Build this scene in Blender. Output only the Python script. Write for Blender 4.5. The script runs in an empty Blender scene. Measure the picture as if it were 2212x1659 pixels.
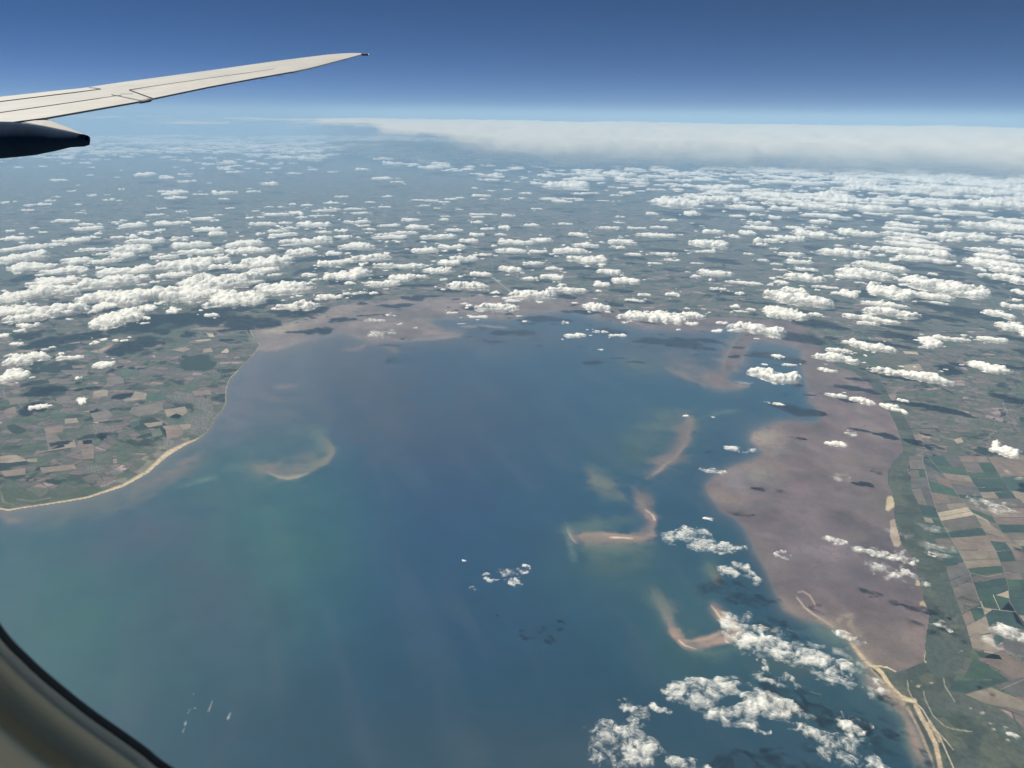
import bpy, math, random
import numpy as np
sc = bpy.context.scene
C = sc.collection
R = math.radians

# ------------------------------------------------------------------ camera, sky, sun, exposure
# traced coordinates are given in pixels of a 2212 x 1659 copy of the photograph
FPX, PCX, PCY = 1662.0, 1106.0, 829.5
PITCH, ROLL = R(19.05), R(0.75)
cam_d = bpy.data.cameras.new('camera'); cam = bpy.data.objects.new('camera', cam_d); C.objects.link(cam)
cam_d.sensor_width = 36.0; cam_d.lens = 36.0 * FPX / 2212.0
cam_d.clip_start = 0.01; cam_d.clip_end = 3.0e6
cam_d.dof.use_dof = True; cam_d.dof.focus_distance = 20000.0; cam_d.dof.aperture_fstop = cam_d.lens / 1.15
f_ = np.array([0, math.cos(PITCH), -math.sin(PITCH)]); r0 = np.array([1.0, 0, 0]); u0 = np.cross(r0, f_)
rt = r0 * math.cos(ROLL) + u0 * math.sin(ROLL); up = -r0 * math.sin(ROLL) + u0 * math.cos(ROLL)
from mathutils import Matrix, Vector
cam.matrix_world = Matrix(((rt[0], up[0], -f_[0], 0), (rt[1], up[1], -f_[1], 0), (rt[2], up[2], -f_[2], 0), (0, 0, 0, 1)))
sc.camera = cam
SUN_EL, SUN_AZ = R(50.0), R(-58.0)          # azimuth clockwise from +Y (straight ahead)
w = bpy.data.worlds.new('World'); sc.world = w; w.use_nodes = True
nt = w.node_tree; nt.nodes.clear()
wo = nt.nodes.new('ShaderNodeOutputWorld'); bg = nt.nodes.new('ShaderNodeBackground'); sk = nt.nodes.new('ShaderNodeTexSky')
sk.sky_type = 'NISHITA'; sk.sun_disc = False; sk.sun_elevation = SUN_EL; sk.sun_rotation = SUN_AZ
sk.altitude = 18000.0; sk.air_density = 1.4; sk.dust_density = 0.6; sk.ozone_density = 3.0
bg.inputs[1].default_value = 0.05
tint = nt.nodes.new('ShaderNodeMix'); tint.data_type = 'RGBA'; tint.blend_type = 'MULTIPLY'; tint.inputs[0].default_value = 1.0
tint.inputs[7].default_value = (.03, .57, 1.0, 1); nt.links.new(sk.outputs[0], tint.inputs[6]); nt.links.new(tint.outputs[2], bg.inputs[0]); nt.links.new(bg.outputs[0], wo.inputs[0])
sl = bpy.data.lights.new('sun', 'SUN'); so = bpy.data.objects.new('sun', sl); C.objects.link(so)
sl.energy = 5.0; sl.angle = R(0.55); sl.color = (1.0, 0.955, 0.86)
sund = Vector((math.sin(SUN_AZ) * math.cos(SUN_EL), math.cos(SUN_AZ) * math.cos(SUN_EL), math.sin(SUN_EL)))
so.rotation_euler = sund.to_track_quat('Z', 'Y').to_euler()
sc.view_settings.view_transform = 'Standard'; sc.view_settings.look = 'None'
sc.view_settings.exposure = 0.45; sc.view_settings.gamma = 1.0
sc.render.engine = 'CYCLES'
cy = sc.cycles
cy.max_bounces = 6; cy.diffuse_bounces = 2; cy.glossy_bounces = 2; cy.transmission_bounces = 3
cy.volume_bounces = 1; cy.transparent_max_bounces = 24; cy.use_denoising = True
cy.caustics_reflective = False; cy.caustics_refractive = False
HAZE_DENS = 0.0000072

ALT = 11000.0                       # the lens is the origin; the sea lies 11 km below it
def ray(x, y):
    x = np.asarray(x, float); y = np.asarray(y, float)
    a = (x - PCX) / FPX; b = -(y - PCY) / FPX
    return f_ + a[..., None] * rt + b[..., None] * up
def on_level(x, y, z):              # pixel -> point on the level z (metres above the sea)
    d = ray(x, y); t = (z - ALT) / d[..., 2]
    return d * t[..., None]
def at_depth(x, y, dep):
    return ray(x, y) * np.asarray(dep, float)[..., None]

# ------------------------------------------------------------------ helpers
def tag(o, label=None, cat=None, group=None, kind=None):
    if label: o['label'] = label
    if cat: o['category'] = cat
    if group: o['group'] = group
    if kind: o['kind'] = kind
    return o
def mesh_np(name, V, F, mat=None, parent=None, smooth=True, attrs=None, link=True):
    """V (n,3), F (m,k) all of one size k"""
    V = np.asarray(V, np.float32); F = np.asarray(F, np.int32)
    me = bpy.data.meshes.new(name); k = F.shape[1]
    me.vertices.add(len(V)); me.vertices.foreach_set('co', V.ravel())
    me.loops.add(F.size); me.loops.foreach_set('vertex_index', F.ravel())
    me.polygons.add(len(F)); me.polygons.foreach_set('loop_start', np.arange(0, F.size, k, dtype=np.int32))
    me.update(calc_edges=True)
    me.polygons.foreach_set('use_smooth', np.full(len(F), smooth))
    for n, a in (attrs or {}).items():
        if a.ndim == 1:
            at = me.attributes.new(n, 'FLOAT', 'POINT'); at.data.foreach_set('value', a.astype(np.float32))
        else:
            at = me.attributes.new(n, 'FLOAT_COLOR', 'POINT')
            c = np.ones((len(a), 4), np.float32); c[:, :3] = a; at.data.foreach_set('color', c.ravel())
    if mat: me.materials.append(mat)
    o = bpy.data.objects.new(name, me)
    if link: C.objects.link(o)
    if parent: o.parent = parent
    return o
def h2(ix, iy, seed):
    n = (ix.astype(np.int64) * 374761393 + iy.astype(np.int64) * 668265263 + seed * 1442695041) & 0xffffffff
    n = ((n ^ (n >> 13)) * 1274126177) & 0xffffffff
    n = ((n ^ (n >> 16)) * 2246822519) & 0xffffffff
    return ((n ^ (n >> 15)) & 0xffffff) / float(0xffffff)
def vnoise(x, y, seed=0):
    ix = np.floor(x); iy = np.floor(y); fx = x - ix; fy = y - iy
    fx = fx * fx * fx * (fx * (fx * 6 - 15) + 10); fy = fy * fy * fy * (fy * (fy * 6 - 15) + 10)
    a = h2(ix, iy, seed); b = h2(ix + 1, iy, seed); c = h2(ix, iy + 1, seed); d = h2(ix + 1, iy + 1, seed)
    return (a + (b - a) * fx) * (1 - fy) + (c + (d - c) * fx) * fy
def fbm(x, y, oct=4, seed=0, gain=0.5):
    s = 0.0; a = 1.0; t = 0.0
    for i in range(oct):
        s = s + a * vnoise(x * 2 ** i + 17.3 * i, y * 2 ** i - 9.1 * i, seed + i); t += a; a *= gain
    return s / t
def worley(x, y, seed=0):
    ix = np.floor(x); iy = np.floor(y); best = np.full(np.shape(x), 9.0)
    for dx in (-1, 0, 1):
        for dy in (-1, 0, 1):
            jx = ix + dx; jy = iy + dy
            px = jx + h2(jx, jy, seed); py = jy + h2(jx, jy, seed + 7)
            best = np.minimum(best, (px - x) ** 2 + (py - y) ** 2)
    return np.sqrt(best)
def sst(a, b, x):
    t = np.clip((x - a) / (b - a), 0, 1); return t * t * (3 - 2 * t)
def srgb(r, g, b):
    return np.array([((c / 255 + 0.055) / 1.055) ** 2.4 if c > 10 else c / 3294.6 for c in (r, g, b)])

def new_mat(name):
    m = bpy.data.materials.new(name); m.use_nodes = True; n = m.node_tree; n.nodes.clear()
    out = n.nodes.new('ShaderNodeOutputMaterial'); return m, n, out
def node(n, typ, **kw):
    o = n.nodes.new(typ)
    for k, v in kw.items():
        if isinstance(k, str) and hasattr(o, k): setattr(o, k, v)
    return o
def math_(n, op, a, b=None, c=None, clamp=False):
    o = n.nodes.new('ShaderNodeMath'); o.operation = op; o.use_clamp = clamp
    for i, v in enumerate((a, b, c)):
        if v is None: continue
        if isinstance(v, (int, float)): o.inputs[i].default_value = v
        else: n.links.new(v, o.inputs[i])
    return o.outputs[0]
def mixc(n, fac, a, b, blend='MIX'):
    o = n.nodes.new('ShaderNodeMix'); o.data_type = 'RGBA'; o.blend_type = blend
    for s, v in ((0, fac), (6, a), (7, b)):
        if isinstance(v, (int, float)): o.inputs[s].default_value = v
        elif isinstance(v, (tuple, list, np.ndarray)): o.inputs[s].default_value = (*[float(q) for q in v[:3]], 1)
        else: n.links.new(v, o.inputs[s])
    return o.outputs[2]
def mapr(n, v, a, b, c=0.0, d=1.0, smooth=False):
    o = n.nodes.new('ShaderNodeMapRange'); o.interpolation_type = 'SMOOTHSTEP' if smooth else 'LINEAR'
    n.links.new(v, o.inputs[0])
    for i, q in enumerate((a, b, c, d)): o.inputs[i + 1].default_value = q
    return o.outputs[0]
def attr(n, name):
    o = n.nodes.new('ShaderNodeAttribute'); o.attribute_name = name; return o
def noise_t(n, vec, scale, detail=4, rough=0.55, dist=0.0):
    o = n.nodes.new('ShaderNodeTexNoise'); o.inputs['Scale'].default_value = scale; o.inputs['Detail'].default_value = detail
    o.inputs['Roughness'].default_value = rough; o.inputs['Distortion'].default_value = dist
    n.links.new(vec, o.inputs['Vector']); return o

# ------------------------------------------------------------------ materials of the setting
def make_land():
    m, n, out = new_mat('land'); L = n.links.new
    tc = n.nodes.new('ShaderNodeTexCoord'); km = n.nodes.new('ShaderNodeVectorMath'); km.operation = 'SCALE'
    L(tc.outputs['Object'], km.inputs[0]); km.inputs['Scale'].default_value = 0.001
    P = km.outputs[0]
    # low warp so that hedges are not ruler straight
    wn = noise_t(n, P, 0.5, 2); ws = n.nodes.new('ShaderNodeVectorMath'); ws.operation = 'MULTIPLY_ADD'
    L(wn.outputs['Color'], ws.inputs[0]); ws.inputs[1].default_value = (0.9, 0.9, 0); L(P, ws.inputs[2]); PW = ws.outputs[0]
    vo = n.nodes.new('ShaderNodeTexVoronoi'); vo.inputs['Scale'].default_value = 0.42; L(PW, vo.inputs['Vector'])
    sp = n.nodes.new('ShaderNodeSeparateColor'); L(vo.outputs['Color'], sp.inputs[0])
    rot = n.nodes.new('ShaderNodeVectorRotate'); rot.rotation_type = 'Z_AXIS'
    L(PW, rot.inputs['Vector']); L(math_(n, 'MULTIPLY_ADD', sp.outputs[0], 1.0, -0.2), rot.inputs['Angle'])
    def brick(s, off, ww, hh, seedv):
        b = n.nodes.new('ShaderNodeTexBrick'); b.offset = off; b.squash = 1.45; b.squash_frequency = 3; b.offset_frequency = 2
        b.inputs['Scale'].default_value = s; b.inputs['Mortar Size'].default_value = 0.016; b.inputs['Mortar Smooth'].default_value = 0.4
        b.inputs['Brick Width'].default_value = ww; b.inputs['Row Height'].default_value = hh; b.inputs['Bias'].default_value = 0
        b.inputs['Color1'].default_value = (0, 0, 0, 1); b.inputs['Color2'].default_value = (1, 1, 1, 1); b.inputs['Mortar'].default_value = (0.5, 0.5, 0.5, 1)
        ad = n.nodes.new('ShaderNodeVectorMath'); L(rot.outputs[0], ad.inputs[0]); ad.inputs[1].default_value = seedv
        L(ad.outputs[0], b.inputs['Vector']); return b
    b1 = brick(1.0, 0.37, 0.55, 0.34, (3.1, 7.7, 0)); b2 = brick(1.0, 0.61, 1.3, 0.75, (11.4, 2.3, 0))
    val = math_(n, 'ADD', math_(n, 'MULTIPLY', b1.outputs['Color'], 0.62), math_(n, 'MULTIPLY', b2.outputs['Color'], 0.38))
    rp = n.nodes.new('ShaderNodeValToRGB'); rp.color_ramp.interpolation = 'CONSTANT'
    cols = [(0.0, (.036, .050, .026)), (.13, (.058, .082, .034)), (.27, (.078, .094, .044)), (.40, (.105, .100, .058)), (.50, (.066, .098, .040)),
            (.58, (.135, .112, .072)), (.67, (.100, .094, .060)), (.76, (.165, .125, .078)), (.87, (.255, .190, .118)), (.955, (.34, .27, .175))]
    e = rp.color_ramp.elements
    e[0].position = 0; e[0].color = (*cols[0][1], 1); e[1].position = cols[1][0]; e[1].color = (*cols[1][1], 1)
    for p_, c_ in cols[2:]:
        q = e.new(p_); q.color = (*c_, 1)
    L(val, rp.inputs[0]); col = rp.outputs[0]
    fn = noise_t(n, P, 5.0, 6, 0.65)
    col = mixc(n, 0.55, col, mixc(n, 1.0, col, mapr(n, fn.outputs[0], 0.3, 0.7, 0.45, 1.5), 'MULTIPLY'))
    col = mixc(n, math_(n, 'MULTIPLY', b1.outputs['Fac'], 0.6), col, (.024, .034, .02))
    # woods and copses
    wd = noise_t(n, P, 0.62, 8, 0.62, 0.4)
    col = mixc(n, mapr(n, wd.outputs[0], 0.585, 0.60), col, (.020, .031, .018))
    wd2 = noise_t(n, P, 2.7, 5, 0.6, 0.6)
    col = mixc(n, mapr(n, wd2.outputs[0], 0.645, 0.665, 0, .85), col, (.024, .036, .02))
    # villages: bright specks
    vl = noise_t(n, P, 0.33, 6, 0.7); sk_ = noise_t(n, P, 26.0, 3, 0.7)
    spk = math_(n, 'MULTIPLY', mapr(n, vl.outputs[0], .60, .66), mapr(n, sk_.outputs[0], .56, .62))
    col = mixc(n, math_(n, 'MULTIPLY', spk, .6), col, (.42, .38, .33))
    # straight roads and canals
    wv = n.nodes.new('ShaderNodeTexVoronoi'); wv.feature = 'DISTANCE_TO_EDGE'; wv.inputs['Scale'].default_value = 0.19; L(PW, wv.inputs['Vector'])
    col = mixc(n, mapr(n, wv.outputs['Distance'], .0, .004, .55, 0), col, (.24, .22, .19))
    # traced colour (beach, marsh, town, traced woods) laid over the patchwork with its own amount
    hs = n.nodes.new('ShaderNodeHueSaturation'); hs.inputs['Saturation'].default_value = .85; hs.inputs['Value'].default_value = 1.12; L(col, hs.inputs['Color']); col = mixc(n, 1.0, hs.outputs[0], (.97, .91, 1.16), 'MULTIPLY')
    tr = attr(n, 'tone'); am = attr(n, 'cover')
    tn = noise_t(n, P, 9.0, 6, 0.65)
    tcol = mixc(n, 1.0, tr.outputs['Color'], mapr(n, tn.outputs[0], .3, .7, .62, 1.38), 'MULTIPLY')
    col = mixc(n, am.outputs['Fac'], col, tcol)
    tw = attr(n, 'town'); ts = noise_t(n, P, 17.0, 3, .8)
    tcolr = mixc(n, mapr(n, ts.outputs[0], .52, .60), mixc(n, mapr(n, ts.outputs[0], .40, .48), (.03, .04, .03), (.12, .11, .095)), (.36, .34, .31))
    col = mixc(n, math_(n, 'MULTIPLY', tw.outputs['Fac'], .8), col, tcolr)
    bs = n.nodes.new('ShaderNodeBsdfDiffuse'); L(col, bs.inputs[0]); L(bs.outputs[0], out.inputs[0])
    return m
def make_sheet(name, rough, spec, det=1.0):
    m, n, out = new_mat(name); L = n.links.new
    tc = n.nodes.new('ShaderNodeTexCoord'); km = n.nodes.new('ShaderNodeVectorMath'); km.operation = 'SCALE'
    L(tc.outputs['Object'], km.inputs[0]); km.inputs['Scale'].default_value = 0.001
    tr = attr(n, 'tone'); t1 = noise_t(n, km.outputs[0], 1.3, 7, .62, .5); t2 = noise_t(n, km.outputs[0], 14.0, 4, .6)
    v = math_(n, 'ADD', mapr(n, t1.outputs[0], .3, .7, -det * .13, det * .13), mapr(n, t2.outputs[0], .3, .7, 1 - det * .08, 1 + det * .08))
    col = mixc(n, 1.0, tr.outputs['Color'], v, 'MULTIPLY')
    p = n.nodes.new('ShaderNodeBsdfPrincipled'); L(col, p.inputs['Base Color']); p.inputs['Roughness'].default_value = rough
    p.inputs['Specular IOR Level'].default_value = spec
    L(p.outputs[0], out.inputs[0]); return m
M_land = make_land(); M_mud = make_sheet('wet_mud', .75, .25, 1.5); M_sea = make_sheet('sea_water', .32, .22, .5); M_sand = make_sheet('sand', .9, .1, 1.3)

# ------------------------------------------------------------------ the lie of the land, traced
def arr(s): return np.array([[float(v) for v in p.split(',')] for p in s.split()])
WEST = arr('-700,1230 -300,1130 -120,1098 0,1101 20,1104 47,1099 93,1092 140,1085 187,1077 233,1063 267,1052 293,1038 320,1023 337,1008 360,988 380,975 400,963 423,952 447,935 460,915 463,905 480,888 488,872 488,852 493,828 500,815 520,795 540,775 555,758 563,745 556,738 545,722 541,715 560,711 583,706 630,696 653,688 673,682 707,666 740,659 787,651 850,648 920,640 1000,641 1090,639 1180,643 1270,645 1310,660 1345,677 1420,680 1500,688 1560,684 1640,690 1700,694 1735,702 1745,722 1760,740 1775,755 1790,775 1808,792 1842,802 1875,825 1911,872 1925,898 1938,925 1946,950 1951,975 1931,995 1918,1018 1918,1045 1925,1060 1932,1090 1932,1118 1948,1177 1972,1205 1985,1250 1995,1297 2008,1325 1998,1397 1995,1430 1941,1452 1915,1440 1893,1437 1880,1440 1870,1424 1872,1437 1884,1452 1898,1468 1915,1490 1935,1510 1958,1532 1975,1560 1990,1592 2003,1625 2018,1659 2060,1760 2150,1900 2500,2300 3600,2300 3600,250 -900,250')
MUD_R = arr('1560,684 1600,720 1575,760 1560,800 1500,815 1470,800 1555,838 1590,836 1565,812 1600,785 1618,740 1650,735 1700,745 1731,755 1731,792 1741,825 1748,865 1765,885 1775,905 1761,914 1708,908 1675,912 1648,922 1624,935 1618,952 1632,966 1645,976 1635,988 1612,996 1585,1006 1541,1028 1527,1046 1526,1062 1541,1082 1560,1105 1585,1120 1606,1142 1618,1165 1631,1190 1655,1237 1675,1284 1691,1317 1728,1337 1768,1347 1798,1364 1825,1384 1848,1415 1872,1452 1900,1480 1960,1450 2050,1400 2050,1000 1950,700 1800,640 1600,640')
MUD_L = arr('541,715 560,740 553,760 600,760 640,745 690,730 745,722 800,742 870,738 930,732 985,725 997,720 960,712 930,695 960,688 1040,688 1100,692 1150,680 1230,672 1300,690 1400,712 1500,716 1560,712 1600,690 1400,640 1100,620 740,630 560,700')
def inside(P, u, v):
    r = np.zeros(u.shape, bool); n = len(P); mnx, mny = P.min(0); mxx, mxy = P.max(0)
    idx = np.nonzero((u >= mnx) & (u <= mxx) & (v >= mny) & (v <= mxy))[0]
    if len(idx) == 0: return r
    uu = u[idx]; vv = v[idx]; c = np.zeros(len(idx), bool)
    for i in range(n):
        x1, y1 = P[i]; x2, y2 = P[(i + 1) % n]
        if y1 == y2: continue
        k = ((y1 > vv) != (y2 > vv)) & (uu < (x2 - x1) * (vv - y1) / (y2 - y1) + x1); c ^= k
    r[idx] = c; return r
def side_of(P, u, v):
    best = np.full(u.shape, 1e9); s_ = np.zeros(u.shape)
    for i in range(len(P) - 1):
        a = P[i]; ab = P[i + 1] - a; L2 = max(ab @ ab, 1e-6)
        s = np.clip(((u - a[0]) * ab[0] + (v - a[1]) * ab[1]) / L2, 0, 1); q = np.hypot(u - a[0] - s * ab[0], v - a[1] - s * ab[1])
        k = q < best; best[k] = q[k]; s_[k] = (ab[0] * (v[k] - a[1]) - ab[1] * (u[k] - a[0])) / math.sqrt(L2)
    return s_
def dseg(P, u, v, closed=False, R_=60.0):
    """distance to a polyline (traced units), and the parameter along it; far = R_"""
    d = np.full(u.shape, R_); t = np.zeros(u.shape); n = len(P)
    for i in range(n if closed else n - 1):
        a = P[i]; b = P[(i + 1) % n]
        idx = np.nonzero((u > min(a[0], b[0]) - R_) & (u < max(a[0], b[0]) + R_) & (v > min(a[1], b[1]) - R_) & (v < max(a[1], b[1]) + R_))[0]
        if len(idx) == 0: continue
        ab = b - a; L2 = max(ab @ ab, 1e-6)
        s = np.clip(((u[idx] - a[0]) * ab[0] + (v[idx] - a[1]) * ab[1]) / L2, 0, 1)
        q = np.hypot(u[idx] - a[0] - s * ab[0], v[idx] - a[1] - s * ab[1])
        k = q < d[idx]; d[idx[k]] = q[k]; t[idx[k]] = (i + s[k]) / max(n - 1, 1)
    return d, t
def sdf(P, u, v, R_=60.0):
    d, _ = dseg(P, u, v, True, R_); return np.where(inside(P, u, v), -d, d)

STEP = 2.0
gx = np.arange(-260, 2480, STEP); gy = np.concatenate([[278.5, 279, 280, 281.5, 283], np.arange(285, 1860, STEP)])
eye = lambda x: PCY - FPX * math.tan(PITCH) + (x - PCX) * math.tan(ROLL)
U, Vv = np.meshgrid(gx, gy); shape = U.shape
Vv = Vv + (U - PCX) * math.tan(ROLL)           # rows follow the horizon
u = U.ravel(); v = Vv.ravel()
G = on_level(u, v, 0.0)
kx = G[:, 0] / 1000; ky = G[:, 1] / 1000        # kilometres on the ground
# ragged natural edges: noise in ground kilometres moves the traced lines a little
n1 = fbm(kx * 1.1, ky * 1.1, 5, 3) - .5; n2 = fbm(kx * 1.1 + 40, ky * 1.1 + 11, 5, 9) - .5
dist_km = np.hypot(kx, ky)
amp = np.clip(22.0 / dist_km, .15, 1.2) * 7
uu = u + n1 * amp; vv_ = v + n2 * amp * .6
ul = u + n1 * amp * .35; vl = v + n2 * amp * .25
d_land = sdf(WEST, ul, vl)
d_mr = sdf(MUD_R, uu, vv_); d_ml = sdf(MUD_L, uu, vv_)
land = d_land < 0

# ---- water
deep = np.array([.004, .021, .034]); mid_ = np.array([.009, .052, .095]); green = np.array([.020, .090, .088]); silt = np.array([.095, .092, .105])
W = np.tile(mid_ * np.array([.9, 1.0, .97]), (len(u), 1))
def blend(A, c, k): A += (np.asarray(c) - A) * np.clip(k, 0, 1)[:, None]
def blob(cx, cy, rx, ry, ang=0.0, p=1.0, nz=.35):
    a = R(ang); dx = u - cx; dy = v - cy
    x = (dx * math.cos(a) + dy * math.sin(a)) / rx; y = (-dx * math.sin(a) + dy * math.cos(a)) / ry
    return np.exp(-(x * x + y * y) * p) * (1 + (n1 + n2) * nz * 2)
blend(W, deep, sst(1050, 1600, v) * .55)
blend(W, (.007, .036, .095), blob(930, 1110, 300, 330) * .8)
blend(W, green, blob(560, 1170, 210, 230, 0) * .95)
blend(W, green * .95, blob(480, 1010, 150, 60, -20) * .6)
blend(W, green * .85, blob(150, 1330, 260, 190, 35) * .9)
blend(W, (.040, .052, .085), blob(470, 1290, 130, 190, -30) * .55)
blend(W, (.050, .060, .090), blob(310, 1150, 160, 60, -15) * .5)
blend(W, silt * 1.05, blob(600, 790, 110, 110, 10) * 1.0); blend(W, silt * .8, blob(740, 760, 120, 60, 0) * .7)
blend(W, silt * .66, blob(800, 850, 150, 110, 10) * .55)
blend(W, silt * .5, blob(1000, 900, 220, 140, 0) * .35)
blend(W, silt * .62, blob(1000, 730, 300, 34, 0) * .5)
blend(W, silt * .6, blob(1450, 760, 160, 45, 5) * .6)
blend(W, (.030, .075, .075), blob(1330, 1230, 150, 90, 0) * .55)
blend(W, (.030, .075, .075), blob(1430, 950, 150, 70, -10) * .6)
blend(W, (.028, .080, .075), blob(1500, 1370, 120, 110, 20) * .5)
blend(W, (.008, .040, .075), blob(1530, 1010, 60, 200, 30) * .75)
blend(W, (.008, .038, .060), blob(1610, 1250, 60, 130, -25) * .7)
blend(W, (.025, .065, .060), blob(1800, 1530, 220, 80, 25) * .4)
blend(W, (.045, .060, .070), blob(1150, 1640, 400, 90, 5) * .35)
# the shallows that follow the left shore and the edges of the flats
blend(W, (.105, .115, .115), np.exp(-np.clip(d_land, 0, 60) / 24.0) * (1 - sst(40, 60, d_land)) * .85 * (u < 900))
blend(W, (.060, .085, .105), blob(560, 860, 110, 150, 20) * .8)
blend(W, (.15, .13, .115), np.exp(-np.clip(d_land, 0, 60) / 7.0) * (d_land < 60) * .5)
blend(W, (.13, .115, .11), np.exp(-np.clip(np.minimum(d_mr, d_ml), 0, 60) / 9.0) * .7)
# ---- shoals: (line, reach on either side, colour, amount)
pink = np.array([.29, .205, .160]); pale = np.array([.42, .33, .25]); olive = np.array([.080, .122, .100]); haze_sand = np.array([.155, .125, .11])
SH = [
 ('572,765 548,800 528,850 512,900 488,945', 30, silt * 1.15, .75), ('600,790 580,850 560,900', 34, silt * .85, .45), ('450,985 400,1015 330,1055 250,1085 150,1105 40,1125', 17, np.array([.10, .105, .095]), .6),
 ('560,1012 575,1018 598,1028 620,1033 645,1028 675,1015 700,1000 716,980 717,965 705,950', 9, pink * .75, .8, 1),
 ('580,1022 600,1030 622,1035 645,1031 665,1022', 3.2, pale * 1.1, .85, 1), ('500,1005 560,1010 610,1024 655,1018 690,990 700,965 680,940', 17, olive * 1.1, .55),
 ('625,930 660,925 700,935 716,965', 9, olive, .35), ('540,1005 585,1012 630,1012 670,985', 14, haze_sand, .5),
 ('390,1052 430,1042 468,1030', 5, olive * 1.4, .5),
 ('595,836 640,832', 4, haze_sand * 1.2, .5), ('560,850 600,862 650,858', 7, haze_sand, .3), ('600,900 640,895', 8, haze_sand, .3),
 ('1270,1015 1285,1035 1310,1052 1328,1060', 12, haze_sand * .95, .85), ('1272,1012 1300,1045 1330,1062', 20, olive, .5), ('1330,1062 1345,1080', 10, olive * .9, .5),
 ('1408,1028 1430,1010 1455,990 1478,962 1487,930 1492,905 1480,897', 13, pink * .85, .95, 1), ('1410,1027 1432,1010 1456,991 1476,965', 3.5, pale * .9, .7, 1), ('1430,1005 1460,975 1475,930 1450,915', 24, haze_sand * .8, .75),
 ('1360,960 1400,930 1440,910 1480,900', 22, olive * .85, .5), ('1500,905 1560,890 1600,885', 5, olive * 1.1, .4), ('1330,1000 1400,980', 20, olive * .6, .4),
 ('1385,1075 1392,1095 1410,1110 1414,1130 1405,1150 1390,1158', 16, pink * .85, .9, -1), ('1395,1100 1410,1112 1416,1125', 2, pale * 1.5, .8),
 ('1228,1148 1236,1165 1245,1172', 4, pale * 1.1, .9, 1), ('1236,1158 1270,1154 1310,1152 1350,1157 1390,1163 1410,1150', 7, pink * 1.05, .95, -1),
 ('1240,1165 1290,1168 1360,1166 1400,1160', 12, pink * .8, .8), ('1318,1160 1340,1161 1365,1164', 1.6, pale * 1.8, .95),
 ('1225,1140 1232,1175 1240,1210', 11, olive * 1.2, .65), ('1240,1140 1300,1130 1380,1120', 14, olive, .55), ('1250,1180 1320,1190 1390,1185', 18, olive * .95, .6),
 ('1375,1060 1400,1080 1412,1100', 12, haze_sand * .8, .6), ('1280,1215 1340,1225 1395,1200', 20, olive * .7, .45),
 ('1415,1290 1432,1320 1445,1350 1458,1375 1475,1392', 12, haze_sand * 1.1, .85, 1), ('1400,1285 1430,1310 1450,1345', 14, olive, .5),
 ('1447,1352 1462,1380 1478,1397 1500,1405', 11, pink, .9, 1), ('1473,1386 1500,1384 1530,1378 1558,1365', 4, pink * 1.15, .95),
 ('1490,1395 1530,1392 1570,1380 1592,1372', 10, pink, .95), ('1468,1384 1482,1395 1505,1402', 1.6, pale * 1.6, .9),
 ('1540,1312 1556,1330 1580,1350 1598,1372', 9, pink * .95, .9), ('1536,1310 1552,1332 1572,1350', 1.8, pale * 1.3, .7), ('1480,1402 1530,1412 1590,1400', 12, olive * 1.1, .6),
 ('1540,1235 1550,1258', 6, pink * .6, .8), ('1525,1210 1545,1250', 14, olive * .9, .6),
 ('1440,795 1480,812 1510,826 1550,837 1600,838', 5, pink * .65, .75), ('1450,770 1500,800 1550,815', 16, haze_sand * .8, .6),
 ('1560,800 1580,770 1600,740', 22, pink * .6, .85), ('1575,830 1620,835', 3, pink * .8, .8), ('1350,780 1420,800', 22, olive * .7, .5),
 ('870,733 930,733 975,727 996,722', 4, pale * .62, .85), ('740,755 780,752 790,742', 3.5, pink * .7, .8), ('995,706 1050,704 1095,708', 2, pale * .8, .6),
 ('825,745 850,755 860,760', 6, pink * .5, .6), ('1600,740 1618,700', 12, pink * .5, .6), ('1460,712 1520,722', 10, silt * .7, .6),
 ('0,1112 20,1122 40,1125', 9, haze_sand, .7), ('90,1135 180,1110 230,1095', 12, olive * .8, .4),
 ('270,1068 330,1046 400,1000 440,975', 10, haze_sand, .6),
 ('1700,1300 1760,1345 1830,1390 1880,1455 1930,1520 1975,1600 2000,1659', 22, olive * 1.1, .7), ('1880,1470 1920,1500 1950,1535 1975,1590 1990,1640', 11, pink * .9, .85),
 ('1620,1420 1700,1440 1780,1460', 18, olive * .6, .4),
]
nf = fbm(kx * 1.7, ky * 1.7, 6, 61, .6); nst = fbm((kx * .9 + ky * .35) * 1.2, (ky * .25 - kx * .08), 5, 63)
blend(W, silt * .85, sst(.50, .74, nst) * .10 * sst(690, 760, v)); W *= (1 + .14 * (nst - .5) + .16 * (nf - .5))[:, None]
for row in SH:
    s, wd, c, k = row[:4]; P = arr(s); R3 = wd * 4.2 + 4
    d, t = dseg(P, uu, vv_, False, R3); near = np.nonzero(d < R3)[0]; sd = np.zeros(len(u)); sd[near] = side_of(P, uu[near], vv_[near])
    as_ = row[4] if len(row) > 4 else 0
    we = wd * (np.where(sd * as_ > 0, .50, 1.45) if as_ else 1.0) * (.70 + .60 * sst(.35, .65, nf))
    end = 1 - .55 * np.abs(2 * t - 1) ** 3
    blend(W, c, np.exp(-(d / we) ** 2) * k * end * (d < R3) * (.72 + .56 * sst(.38, .62, nf)))

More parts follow.
